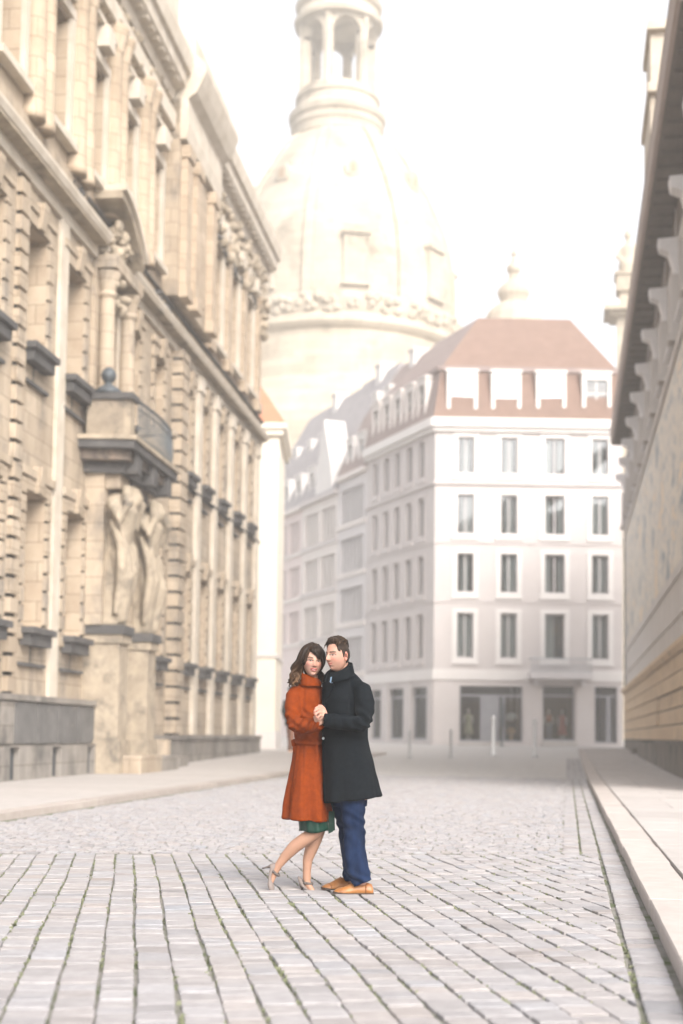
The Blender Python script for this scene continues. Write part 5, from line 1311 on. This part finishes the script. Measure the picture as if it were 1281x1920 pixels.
# jeans
jn = MB()
jn.rings([ring(1440, 614, 694, mb_, .15), ring(1490, 620, 690, mb_+.01, .15), ring(1512, 622, 688, mb_+.02, .13)])
jn.tube([pt(657, 1480, -.01), pt(662.5, 1515, -.03), pt(664, 1552, -.05), pt(667.5, 1600, -.07), pt(672.5, 1636, -.08), pt(681, 1656, -.085)], [.10, .090, .078, .081, .080, .074], 22)
jn.tube([pt(640, 1480, .14), pt(643, 1515, .15), pt(650.5, 1552, .17), pt(657, 1600, .19), pt(659, 1638, .2), pt(661, 1650, .2)], [.10, .083, .066, .066, .062, .057], 22)
jo = jn.build('jeans', 'denim', MAN); fuse(jo, 0.0075, 4)
KN = pt(664, 1552, -.05); AN = pt(676, 1655, -.08)
def fold_j(p, n):
    d = NS(p, 6)*0.006+NS(p, 16)*0.003+0.006*(0.3-abs(NS(p, 13, 2)))
    d += 0.007*math.sin(p.z*75+p.x*40+2.5*NS(p, 8))*(g2(p.z-KN.z-0.03, 0.09)*0.8+g2(p.z-AN.z-0.02, 0.075))
    d += 0.006*math.sin(p.x*60+p.z*8)*g2(p.z-(KN.z+AN.z)/2, 0.14)
    return d
displace(jo, fold_j)
def brogue(toe, heel, ank, name_parent):
    """lofted low shoe from heel to toe, with sole, heel block and laces"""
    ax = (toe-heel); L_ = ax.length; ax.normalize(); sd = Vector((0, 0, 1)).cross(ax).normalized()
    prof = [(-0.01, .026, .05, .0), (0.02, .034, .078, .0), (0.10, .037, .088, .0), (0.22, .036, .092, .0), (0.34, .036, .098, .0), (0.44, .040, .098, .0), (0.54, .044, .086, .0), (0.66, .048, .070, .0), (0.78, .048, .058, .0), (0.90, .041, .047, .0), (0.97, .030, .036, .0), (1.0, .012, .022, 0.0)]
    q = MB(); rs = []
    for t, hw, ht, _ in prof:
        c = heel+ax*(t*L_); r = []
        for k in range(20):
            a = 2*math.pi*k/20; ca, sa = math.cos(a), math.sin(a)
            zz = 0.018+(ht-0.018)*max(0, sa)**0.8 if sa > 0 else 0.016
            ww = hw*(abs(ca)**0.75)*math.copysign(1, ca)*(1-0.35*max(0, sa)**2)
            r.append(tuple(c+sd*ww+Vector((0, 0, zz))))
        rs.append(r)
    q.rings(rs); so = q.build('shoe', 'leather_tan', name_parent, smooth=True)
    q = MB(); rs = []
    for t, hw, ht, _ in prof:
        c = heel+ax*(t*L_*1.015-0.002); w_ = hw+0.006; spring = 0.010*sst(0.75, 1.0, t)
        rs.append([tuple(c+sd*s_*w_+Vector((0, 0, z+spring))) for s_, z in ((-1, 0.010), (1, 0.010), (1, 0.021), (-1, 0.021))])
    q.rings(rs)
    c0_, c1_ = heel-ax*0.004, heel+ax*0.078
    rs = [[tuple(c+sd*s_*0.036+Vector((0, 0, z))) for s_, z in ((-1, -0.003), (1, -0.003), (1, 0.012), (-1, 0.012))] for c in (c0_, c1_)]; q.rings(rs)
    q.build('sole', 'sole_dark', so)
    q = MB()
    for i in range(4):
        t = 0.40+0.045*i; c = heel+ax*(t*L_); zt = .100-.012*i
        q.tube([c-sd*.02+Vector((0, 0, zt-.006)), c+Vector((0, 0, zt+.002)), c+sd*.02+Vector((0, 0, zt-.006))], 0.0028, 6)
    q.build('lace', 'lace', so)
    def cap(a, b, nm, grow):
        q = MB(); rs = []
        for i in range(7):
            t = a+(b-a)*i/6
            for (t0, w0, h0, _), (t1, w1, h1, _) in zip(prof, prof[1:]):
                if t0 <= t <= t1: f = (t-t0)/(t1-t0); hw, ht = w0+(w1-w0)*f, h0+(h1-h0)*f
            c = heel+ax*(t*L_*(1.004 if b > .9 else 1)); r = []
            for k in range(20):
                an = 2*math.pi*k/20; ca, sa = math.cos(an), math.sin(an)
                zz = 0.018+(ht+grow-0.018)*max(0, sa)**0.8 if sa > 0 else 0.016
                r.append(tuple(c+sd*((hw+grow)*(abs(ca)**0.75)*math.copysign(1, ca)*(1-0.35*max(0, sa)**2))+Vector((0, 0, zz))))
            rs.append(r)
        q.rings(rs); q.build(nm, 'leather_cap', so, smooth=True)
    cap(0.76, 0.995, 'toe_cap', 0.0022); cap(-0.009, 0.2, 'heel_counter', 0.0022)
    return so
def flat0(v): return Vector((v.x, v.y, 0.004))
hN = ground(699, 1682); tN = ground(625, 1681.5); hF_ = ground(661, 1672); tF_ = ground(604, 1674)
brogue(flat0(loc(tN)), flat0(loc(hN)), None, MAN); brogue(flat0(loc(tF_)), flat0(loc(hF_)), None, MAN)

# ------------------------------------------------------------------ the woman
WOM = empty('person', ORI+YH*0.08, YAW)
tag(WOM, 'woman with wavy brown hair in rust orange coat and grey heels facing the camera', 'person', 'couple embracing on the cobbles')
OFF = Vector((0, 0.08, 0))
_Q = Q
def Q(px, py, b=0.0): return _Q(px, py, b+0.08)-OFF
def pt(px, py, b): return Q(px, py, b)
CAML = CAML-OFF
def loc(v): d = v-ORI-YH*0.08; return Vector((d.dot(XH), d.dot(YH), d.z))
wb = 0.05
body = MB()
body.rings([ring(1520, 562, 606, wb, .11), ring(1470, 560, 604, wb, .13), ring(1430, 560, 600, wb, .11), ring(1395, 562, 598, wb, .085), ring(1340, 558, 602, wb, .10), ring(1305, 556, 602, wb, .08), ring(1290, 564, 600, wb, .055), ring(1280, 573, 597, wb-.01, .045), ring(1266, 576, 597, wb-.03, .043), ring(1254, 577, 597, wb-.04, .04)])
body.tube([pt(586, 1480, .0), pt(592, 1525, -.01), pt(596.5, 1552, -.02), pt(588, 1562, -.01), pt(571, 1573, 0), pt(553, 1586, .02), pt(536, 1604, .04), pt(523, 1621, .05), pt(517.5, 1630, .055)], [.07, .058, .052, .050, .050, .048, .038, .029, .029], 18)
body.tube([pt(517.5, 1626, .055), pt(514, 1641, .05), pt(508.2, 1657, .043), pt(509, 1668, .037)], [.027, .022, .015, .010], 14)
body.tube([pt(590, 1480, .12), pt(596, 1530, .12), pt(597, 1556, .11), pt(591.5, 1572, .11), pt(583.5, 1592, .115), pt(577, 1612, .12), pt(576, 1632, .12), pt(576, 1647, .12)], [.085, .066, .054, .051, .047, .037, .0305, .031], 18)
body.tube([pt(575, 1650, .12), pt(581, 1661.5, .10), pt(589, 1671, .088), pt(596, 1676, .08)], [.029, .025, .017, .009], 14)
body.tube([pt(554, 1300, .0), pt(549, 1335, -.05), pt(552, 1360, -.1), pt(575, 1361, -.17), pt(598, 1357, -.22)], [.05, .042, .038, .032, .022], 12)
body.tube([pt(596, 1300, .12), pt(606, 1335, .28), pt(622, 1345, .34), pt(640, 1340, .33)], [.05, .042, .038, .024], 12)
bo_ = body.build('tmp', 'skin'); fuse(bo_, 0.007, 3)
hd = MB()
W0, P0, K0 = pt(603, 1358, -.265), pt(597.5, 1348, -.275), pt(594.5, 1340, -.28)
fin = [[pt(594, 1336, -.278), pt(594, 1329.5, -.27), pt(599, 1325.5, -.265), pt(605, 1327, -.262)],
       [pt(596, 1337, -.285), pt(598, 1331, -.285), pt(603.5, 1329, -.28), pt(608, 1332, -.272)],
       [pt(598.5, 1340, -.288), pt(601, 1334.5, -.290), pt(606, 1333.5, -.284), pt(609.5, 1337, -.276)],
       [pt(600.5, 1344, -.286), pt(603.5, 1339, -.288), pt(607.5, 1339, -.282), pt(610, 1342, -.276)]]
th = [pt(600, 1350, -.288), pt(603.5, 1346, -.300), pt(606, 1342.5, -.302), pt(607.5, 1338.5, -.298)]
hand_fingers(hd, W0, P0, K0, fin, th, 0.0080)
ho = hd.build('tmp', 'skin'); fuse(ho, 0.0033, 2)
h2 = MB(); hand_fingers(h2, pt(640, 1340, .33), pt(648, 1338, .31), pt(652, 1336, .29), [[pt(653, 1332+3*i, .29), pt(655, 1332+3*i, .27), pt(654, 1332+3*i, .25), pt(651, 1332+3*i, .235)] for i in range(4)], [pt(646, 1334, .31), pt(647, 1329, .30), pt(648, 1326, .28), pt(647, 1324, .26)], .0078)
h2o = h2.build('tmp', 'skin'); fuse(h2o, 0.0033, 2)
cm = Col(); cm.add_mesh(bo_, (0.35, 0.20, 0.135)); cm.add_mesh(ho, SKW); cm.add_mesh(h2o, SKW)
WC = pt(587, 1241, -0.02); WM_ = rotm(R(11), R(1), R(-4))
add_head(cm, WC, WM_, True)
cm.build('body', 'skin', WOM, smooth=True, col=cm.cl)
# hair: crown cap, swept fringe, long wavy locks
def thick_w(d, p):
    x, y, z = p
    if d.y < -0.1:
        line = 0.060-0.10*sst(0.035, 0.068, abs(x))-0.02*sst(0.0, 0.05, x)
    else: line = -0.10
    k = sst(line-0.004, line+0.014, z)
    st = noise.noise(Vector((p[0]*60, p[1]*60, p[2]*16)))*0.004
    return -0.006*(1-k)+(0.013+0.006*sst(0.02, 0.1, z)+st)*k
DK, MID, LT = (0.010, 0.0055, 0.0035), (0.042, 0.021, 0.011), (0.15, 0.083, 0.042)
def col_w(d, p):
    t = 0.5+0.5*noise.noise(Vector((p[0]*90, p[1]*90, p[2]*14))); return mixc(DK, MID, t)
cm = hair_cap(WC, WM_, True, thick_w, col_w)
rr = random.Random(9)
def sw_(x, y, z, up):
    dd = Vector((x/0.0735, y/0.094, z/0.117)).normalized(); return WC+WM_@(head_point(dd, True)+dd*up)
for _ in range(95):     # left-hand falls down to the shoulder
    u = rr.random(); v = rr.random()
    y0 = -0.05+0.13*u
    a = sw_(-0.015+rr.uniform(-.012, .012), y0*0.6, 0.11, 0.018); b = sw_(-0.055, y0, 0.07, 0.021+.008*v); c = sw_(-0.074, y0, 0.0, 0.024+.016*v)
    dx = rr.uniform(-2, 7); bb = -0.07+0.16*u; w1 = rr.uniform(-4, 4)
    d_ = pt(553+dx*.8+w1*1.3, 1254+rr.uniform(-3, 3), bb); e_ = pt(551+dx-w1*1.4, 1267+rr.uniform(-4, 4), bb+rr.uniform(-.02, .02)); f_ = pt(548+dx*1.4+w1*1.3, 1279+rr.uniform(-6, 7), bb+rr.uniform(-.02, .02)); g_ = f_+Vector((rr.uniform(-.012, .02), rr.uniform(-.02, .02), -0.018*rr.random()))
    tip = mixc(MID, LT, rr.random()**1.2)
    lock(cm, [a, b, c, d_, e_, f_, g_], rr.uniform(0.0075, 0.0125), mixc(DK, MID, rr.random()*.7), tip, 7, 7, 0.55)
for _ in range(46):     # inner falls beside the cheek
    u = rr.random(); y0 = -0.04+0.09*u; b0 = -.05+.10*u
    a = sw_(-0.015, y0*.6, .11, .016); b = sw_(-0.06, y0, .06, .016); c = sw_(-0.074, y0, -0.01, .014)
    d_ = pt(563+rr.uniform(-4, 5), 1258+rr.uniform(-3, 3), b0); e_ = pt(560+rr.uniform(-5, 6), 1271, b0+.01); f_ = pt(556+rr.uniform(-5, 8), 1283+rr.uniform(-4, 4), b0)
    lock(cm, [a, b, c, d_, e_, f_], rr.uniform(.007, .011), mixc(DK, MID, rr.random()*.5), mixc(MID, LT, rr.random()*.7), 7, 7, .55)
for _ in range(40):     # behind the neck and on the far side
    u = rr.random(); a = sw_(0.0, 0.06*u, 0.11, 0.012); b = sw_(0.03, 0.085, 0.04, 0.016); c = sw_(0.03+.03*u, 0.08, -0.05, 0.014)
    d_ = pt(588+20*u, 1268, .09-.08*u); e_ = pt(590+17*u+rr.uniform(-3, 3), 1284+rr.uniform(-5, 4), .07-.09*u)
    lock(cm, [a, b, c, d_, e_], rr.uniform(0.008, 0.012), DK, mixc(DK, MID, rr.random()), 6, 6)
for _ in range(26):     # far temple
    y0 = rr.uniform(-.06, .02); lock(cm, [sw_(0.02, y0*.5, .11, .016), sw_(0.06, y0, .06, .016), sw_(0.074, y0, 0.0, .013), sw_(0.07, y0+.01, -0.06, .014)], rr.uniform(.006, .009), DK, mixc(DK, MID, rr.random()), 6, 6)
for i in range(46):     # fringe swept to the viewer's right
    t = rr.random(); x1 = -0.022+0.085*t
    zend = 0.050-0.036*sst(0.0, 0.5, t)+rr.uniform(-.006, .006)
    lock(cm, [sw_(-0.016+0.03*t, -0.01, 0.115, .014), sw_(-0.024+0.06*t, -0.06, 0.095, .017), sw_(x1-0.008, -0.085, 0.072, .013), sw_(x1+.004, -0.09, zend, .009)], rr.uniform(.0045, .0075), mixc(DK, MID, rr.random()*.4), DK, 6, 6, .5)
for i in range(16):     # near temple wisps
    lock(cm, [sw_(-0.02, -.02, .115, .016), sw_(-0.045, -.055, .085, .016), sw_(-0.064, -.05, .04+rr.uniform(-.01, .01), .012), sw_(-0.072, -.02+rr.uniform(-.01, .02), -.01, .014), sw_(-0.072, .0, -.06, .02)], rr.uniform(.005, .008), DK, MID, 6, 6, .5)
cm.build('hair', 'hair', WOM, smooth=True, col=cm.cl)
# coat
ct = MB()
ct.rings([ring(1533, 532.5, 620, wb, .20, 36, 1539), ring(1515, 535, 618, wb, .195, 36), ring(1490, 538.5, 615.5, wb, .185, 36), ring(1455, 544, 612, wb, .17, 36), ring(1425, 549, 609, wb, .15, 36), ring(1405, 552.5, 607, wb, .13, 36), ring(1390, 554, 605, wb, .118, 36), ring(1372, 552, 606, wb, .122, 36), ring(1340, 548, 607, wb, .135, 36), ring(1315, 546, 607, wb, .125, 36), ring(1299, 547, 606, wb, .108, 36), ring(1289, 552, 603, wb, .088, 36), ring(1281, 560, 601, wb-.01, .07, 36), ring(1276, 565, 600, wb-.015, .06, 36)])
ct.tube([pt(555, 1293, .02), pt(550, 1304, -.03), pt(549.5, 1325, -.06), pt(551, 1345, -.085), pt(556, 1359, -.115), pt(572, 1362, -.17), pt(588, 1360, -.215), pt(599, 1357, -.245), pt(603, 1356.5, -.255)], [.036, .053, .057, .060, .061, .058, .053, .047, .044], 20)
ct.tube([pt(597, 1296, .12), pt(606, 1333, .27), pt(620, 1347, .34), pt(634, 1342, .335)], [.055, .058, .054, .042], 16)
co = ct.build('coat', 'coat_rust', WOM); fuse(co, 0.0072, 5)
EL = pt(556, 1358, -.12); WZ = pt(580, 1392, 0).z; HZ = pt(580, 1536, 0).z; CEN = pt(578, 1400, wb)
def fold_w(p, n):
    d = NS(p, 6.0)*0.006+NS(p, 15)*0.0025+0.0035*(0.35-abs(NS(p, 11, 3)))
    e = (p-EL).length; arm = sst(-0.07, -0.12, p.y)
    d += 0.0075*math.sin(p.x*112-p.z*70+3.0*NS(p, 8))*g2(p.z-EL.z, 0.085)*arm
    d += 0.008*math.sin(p.x*60+p.z*95+2.5*NS(p, 10))*g2(e, 0.12)*sst(0.0, -0.06, p.y)
    t = sst(WZ, HZ, p.z); th_ = math.atan2(p.y-wb, p.x-CEN.x)
    if p.z < WZ+.02:
        d += t*(0.017*math.sin(6*th_+0.6+0.8*NS(p, 2))+0.009*math.sin(11*th_+1.3))
        d += 0.006*math.sin(10*th_+3*NS(p, 6))*g2(p.z-WZ+0.05, 0.06)
        if p.y < wb:
            for x0, x1 in ((562, 546), (568, 571.5), (590, 599)):
                tt = (WZ-p.z)/(WZ-HZ); sx = pt(x0+(x1-x0)*tt, 1450, 0).x; d -= 0.0055*g2(p.x-sx, 0.0055)
    else:
        d -= 0.010*g2(p.z-WZ, 0.022)*sst(-0.10, -0.05, p.y)
        if p.y < wb and p.z > EL.z+.06:
            sx = pt(566+4*math.sin((p.z-1.2)*6), 1320, 0).x; d -= 0.008*g2(p.x-sx, 0.010)*sst(EL.z+.06, EL.z+.12, p.z)*sst(1.53, 1.44, p.z)
            d += 0.006*math.sin(p.z*55+p.x*50)*g2(p.x-pt(582, 1320, 0).x, .05)*g2(p.z-pt(582, 1335, 0).z, .08)
    return d
displace(co, fold_w); bvw = bvh_of(co)
q = MB(); patch(q, bvw, dense([((590.5, 1386), (593.5, 1385.5)), ((591.5, 1402), (595.5, 1402)), ((594, 1422), (598.5, 1421))]), 0.006, 3); q.build('pocket', 'coat_rust', co, smooth=False)
# funnel collar, higher at the back, folded out a little
zp = lambda py: pt(582, py, 0).z
fc = MB(); rows_ = [[] for _ in range(6)]; nn = 44
cl = pt(582, 1270, wb-.035)
for i in range(nn):
    t = 2*math.pi*i/nn; sx, sy = math.cos(t), math.sin(t)
    fr = sx                          # +1 toward the man
    zt = zp(1268.5+6.5*fr)-0.004*math.sin(3*t); zb = zp(1287)
    wv = 1+0.05*math.sin(5*t+1)
    for k, (a, b, z) in enumerate(((.082, .085, zb), (.078*wv, .078, (zb+zt)/2), (.070*wv, .070, zt-.004), (.064*wv, .064, zt+.002), (.056, .056, zt-.006), (.060, .060, zb))):
        rows_[k].append((cl.x+a*sx+0.004*(k < 2), cl.y+b*sy, z+0.006*noise.noise(Vector((t*1.4, k*.4, 2)))))
fc.rings([rows_[k] for k in range(6)], cap=False); fc.build('collar', 'coat_rust', co, smooth=True)
# belt with a knot at the back
q = MB(); rs = []
for i in range(41):
    t = 2*math.pi*i/40; c = Vector((CEN.x+0.0, wb, WZ)); a, b = .104, .124
    rs.append((c.x+a*math.cos(t), c.y+b*math.sin(t), WZ-.004+.004*math.sin(2*t)))
for k in range(40):
    p, n_ = Vector(rs[k]), Vector(rs[k+1]); nr = Vector((p.x-CEN.x, p.y-wb, 0)).normalized()*.008; n2 = Vector((n_.x-CEN.x, n_.y-wb, 0)).normalized()*.008; hz = Vector((0, 0, .017))
    q.rings([[tuple(p+nr-hz), tuple(p+nr+hz), tuple(p-nr+hz), tuple(p-nr-hz)], [tuple(n_+n2-hz), tuple(n_+n2+hz), tuple(n_-n2+hz), tuple(n_-n2-hz)]], cap=False)
q.tube([pt(554, 1388, .02), pt(550.5, 1390, .0), pt(551.5, 1397, -.01), pt(555, 1396, .0)], [.012, .017, .016, .010], 10)
q.tube([pt(553, 1393, .0), pt(553.5, 1405, -.01), pt(555, 1414, -.01)], [.014, .016, .010], 10, flat=.4)
q.build('belt', 'coat_rust', co, smooth=True)
# dress hem and loose tie end
q = MB(); rs = []
def dring(py, l, r, hb, ph, am):
    base = ring(py, l, r, wb+.02, hb, 60); c = Vector((sum(p[0] for p in base)/60, wb+.02, base[0][2]))
    return [(c.x+(p[0]-c.x)*(1+am*math.sin(9*k*2*math.pi/60+ph)), c.y+(p[1]-c.y)*(1+am*math.sin(9*k*2*math.pi/60+ph)), p[2]-0.008*math.sin(3*k*2*math.pi/60)) for k, p in enumerate(base)]
q.rings([dring(1500, 560, 612, .165, 0, .02), dring(1535, 560, 616, .17, .2, .03), dring(1551, 562, 619, .17, .3, .035), dring(1556, 561.5, 619, .168, .3, .04)]); do = q.build('dress', 'dress_green', WOM, smooth=True)
q = MB()
for j in range(2):
    x = 620+4*j; q.rings([[tuple(pt(x+a, y_+dy, -.02+.02*j+bb)) for a, dy, bb in ((-3.5, 0, 0), (4, 0, .01), (4, 0, .016), (-3.5, 0, .006))] for y_ in ()] or [[tuple(pt(x-3.5, 1520, .02)), tuple(pt(x+3.5, 1520, .03)), tuple(pt(x+3.5, 1520, .036)), tuple(pt(x-3.5, 1520, .026))], [tuple(pt(x-3.8, 1545, .0)), tuple(pt(x+4, 1543, .012)), tuple(pt(x+4, 1543, .018)), tuple(pt(x-3.8, 1545, .006))], [tuple(pt(x-4, 1562-3*j, -.005)), tuple(pt(x+4.5, 1558-3*j, .01)), tuple(pt(x+4.5, 1558-3*j, .016)), tuple(pt(x-4, 1562-3*j, .001))]])
q.build('tie_end', 'dress_green', do)
# heels: pump body from heel cup to toe along the bent foot, strap, stiletto
def pump(heel, ball, toe, ankle, heel_tip, up, shin, r_=.036):
    fdir = (toe-heel).normalized(); sd = up.cross(fdir).normalized()
    def sec(c, hw, h0, h1, open_):
        # u-shaped section: sole, sides, (open or closed) top
        nn_ = 18; r = []
        for k in range(nn_):
            a = 2*math.pi*k/nn_; ca, sa = math.cos(a), math.sin(a)
            hh = (h1 if sa > 0 else h0)*abs(sa)**0.8
            r.append(tuple(c+sd*(hw*math.copysign(abs(ca)**.8, ca))+up*(hh if sa > 0 else -hh)))
        return r
    q = MB(); t0 = heel; a = ball-heel
    P = lambda t: heel.lerp(ball, t) if t <= 1 else ball.lerp(toe, t-1)
    q.rings([sec(heel-fdir*.016+up*.0, .012, .004, .055, 0), sec(heel-fdir*.008, .029, .010, .064, 0), sec(heel+fdir*.018, .034, .010, .056, 0), sec(P(.30), .032, .010, .026, 0), sec(P(.55), .031, .010, .012, 0), sec(P(.8), .036, .010, .020, 0), sec(P(1.0), .041, .011, .034, 0), sec(P(1.25), .040, .010, .034, 0), sec(P(1.6), .030, .008, .024, 0), sec(P(1.9), .015, .005, .013, 0), sec(P(2.0), .004, .003, .005, 0)])
    so = q.build('shoe', 'suede_taupe', WOM, smooth=True)
    q = MB(); q.tube([heel+up*.006, heel.lerp(heel_tip, .3), heel.lerp(heel_tip, .7), heel_tip], [.019, .0095, .006, .0058], 10); q.build('heel', 'strap_taupe', so, smooth=True)
    q = MB(); c = ankle; shin = shin.normalized(); fw = (fdir-shin*fdir.dot(shin)).normalized(); s2 = shin.cross(fw).normalized()
    ring_ = [c+s2*(r_*math.cos(t))+fw*(r_*1.02*math.sin(t))+shin*(0.010*math.sin(t)) for t in (2*math.pi*k/20 for k in range(21))]
    q.tube(ring_, .010, 8, flat=.5); q.tube([c-fw*r_, heel-fdir*.012+up*.045], .009, 8, flat=.5); q.build('strap', 'strap_taupe', so, smooth=True)
# standing foot: heel at (566,1656), ball (592,1673), toe (606,1679)
pump(pt(566.5, 1657, .12), pt(591, 1674.5, .085), pt(606.5, 1678.5, .07), pt(577.5, 1653.5, .118), pt(568.5, 1677, .125), (pt(566, 1640, .12)-pt(571, 1657, .115)).normalized(), pt(577.5, 1660, .115)-pt(576, 1640, .12))
# lifted foot standing on its toe
pump(pt(509.5, 1622, .06), pt(505.5, 1657, .045), pt(511.5, 1677.5, .035), pt(518, 1634, .055), pt(493, 1626.5, .065), (pt(530, 1642, .05)-pt(511, 1646, .05)).normalized(), pt(512, 1645, .05)-pt(523, 1621, .05), .034)
# ================================================================== a passer-by far down the street
gp = ground(545, 1411); PAS = empty('person', gp, R(150)); tag(PAS, 'distant passer-by in dark clothes half hidden behind the woman in the coat', 'person')
q = MB(); SKX = (0.6, 0.4, 0.3)
q.rings([ell((0, 0, .85), .14, .11), ell((0, 0, 1.1), .13, .1), ell((0, 0, 1.36), .18, .11), ell((0, 0, 1.45), .09, .07), ell((0, 0, 1.5), .055, .055), ell((0, -.01, 1.56), .065, .08), ell((0, -.01, 1.66), .075, .095), ell((0, 0, 1.74), .04, .05)])
for s_ in (-1, 1): q.tube([(s_*.085, s_*-.12, .03), (s_*.085, s_*-.06, .45), (s_*.08, 0, .9)], [.045, .055, .085], 10); q.tube([(s_*.19, 0, 1.38), (s_*.23, s_*.05, 1.1), (s_*.22, s_*.02-.06, .86)], [.05, .042, .032], 10); q.tube([(s_*.085, s_*-.12+.05, .045), (s_*.085, s_*-.12-.14, .035)], [.04, .03], 8)
o = q.build('body', 'skin', PAS); fuse(o, 0.018, 2)
ca = o.data.color_attributes.new('Col', 'FLOAT_COLOR', 'POINT'); ca.data.foreach_set('color', [c for _ in o.data.vertices for c in (*SKX, 1.0)])
mat('cloth_black', (0.02, 0.02, 0.022)); mat('cloth_brown', (0.16, 0.07, 0.04))
q = MB(); q.rings([ell((0, 0, .72), .19, .15), ell((0, 0, 1.1), .16, .13), ell((0, 0, 1.36), .2, .14), ell((0, 0, 1.47), .1, .09)])
for s_ in (-1, 1): q.tube([(s_*.19, 0, 1.38), (s_*.235, s_*.05, 1.1), (s_*.225, s_*.02-.05, .9)], [.07, .06, .05], 10)
q.build('jacket', 'cloth_black', PAS, smooth=True)
q = MB()
for s_ in (-1, 1): q.tube([(s_*.085, s_*-.12, .06), (s_*.085, s_*-.06, .45), (s_*.08, 0, .9)], [.07, .075, .1], 10)
q.build('trousers', 'cloth_brown', PAS, smooth=True)
q = MB(); q.rings([ell((0, .02, 1.62), .085, .09), ell((0, .01, 1.7), .09, .105), ell((0, 0, 1.77), .05, .06)]); q.build('hair', 'cloth_black', PAS, smooth=True)

# ================================================================== air, light, camera
m = bpy.data.materials.new('haze'); m.use_nodes = True; nt = m.node_tree; nt.nodes.clear()
out = nt.nodes.new('ShaderNodeOutputMaterial'); pv = nt.nodes.new('ShaderNodeVolumePrincipled')
pv.inputs['Color'].default_value = (0.97, 0.965, 0.955, 1); pv.inputs['Density'].default_value = HAZE; pv.inputs['Anisotropy'].default_value = 0.0
nt.links.new(pv.outputs[0], out.inputs['Volume']); MATS['haze'] = m
q = MB(); q.box(-75, 75, -12, 230, -1.2, 100); o = q.build('haze', 'haze'); tag(o, kind='stuff')

SUN_EL, SUN_AZ = R(36), R(146)          # behind the camera, over the right shoulder
wd = bpy.data.worlds.new('World'); scn.world = wd; wd.use_nodes = True; nt = wd.node_tree
bg = nt.nodes['Background']; sky = nt.nodes.new('ShaderNodeTexSky'); sky.sky_type = 'NISHITA'; sky.sun_disc = False
sky.sun_elevation = SUN_EL; sky.sun_rotation = SUN_AZ; sky.air_density = 1.0; sky.dust_density = 4.0; sky.ozone_density = 1.0
hs = nt.nodes.new('ShaderNodeHueSaturation'); hs.inputs['Saturation'].default_value = 0.22      # thin bright cloud: nearly white sky
tn = nt.nodes.new('ShaderNodeMix'); tn.data_type = 'RGBA'; tn.blend_type = 'MULTIPLY'; tn.inputs['Factor'].default_value = 1.0; tn.inputs['B'].default_value = (1.0, 0.985, 0.985, 1)
nt.links.new(sky.outputs['Color'], hs.inputs['Color']); nt.links.new(hs.outputs['Color'], tn.inputs['A']); nt.links.new(tn.outputs['Result'], bg.inputs['Color']); bg.inputs['Strength'].default_value = SKY
sl = bpy.data.lights.new('sun', 'SUN'); sl.energy = SUN; sl.angle = R(28); sl.color = (1.0, 0.92, 0.80)
so = bpy.data.objects.new('sun', sl); COL.objects.link(so)
dv = Vector((math.sin(SUN_AZ)*math.cos(SUN_EL), math.cos(SUN_AZ)*math.cos(SUN_EL), math.sin(SUN_EL)))
so.rotation_euler = (-dv).to_track_quat('-Z', 'Y').to_euler(); so.location = (20, -20, 40)

cd = bpy.data.cameras.new('camera'); co = bpy.data.objects.new('camera', cd); COL.objects.link(co); scn.camera = co
co.matrix_world = Matrix(((RT.x, UP.x, -FW.x, CAM.x), (RT.y, UP.y, -FW.y, CAM.y), (RT.z, UP.z, -FW.z, CAM.z), (0, 0, 0, 1)))
cd.sensor_fit = 'VERTICAL'; cd.sensor_height = 36.0; cd.sensor_width = 24.0; cd.lens = FPX/H*36.0
cd.shift_y = (PY0-H/2)/H; cd.clip_start = 0.1; cd.clip_end = 2000
cd.dof.use_dof = True; cd.dof.focus_distance = 10.25; cd.dof.aperture_fstop = FSTOP
scn.view_settings.view_transform = 'Standard'; scn.view_settings.look = 'None'; scn.view_settings.exposure = EXPO; scn.view_settings.gamma = 1.0
scn.render.engine = 'CYCLES'
cy = scn.cycles; cy.use_denoising = True; cy.max_bounces = 6; cy.diffuse_bounces = 3; cy.glossy_bounces = 2; cy.transmission_bounces = 2; cy.transparent_max_bounces = 6; cy.volume_bounces = 1; cy.caustics_reflective = False; cy.caustics_refractive = False
cy.sample_clamp_indirect = 6.0
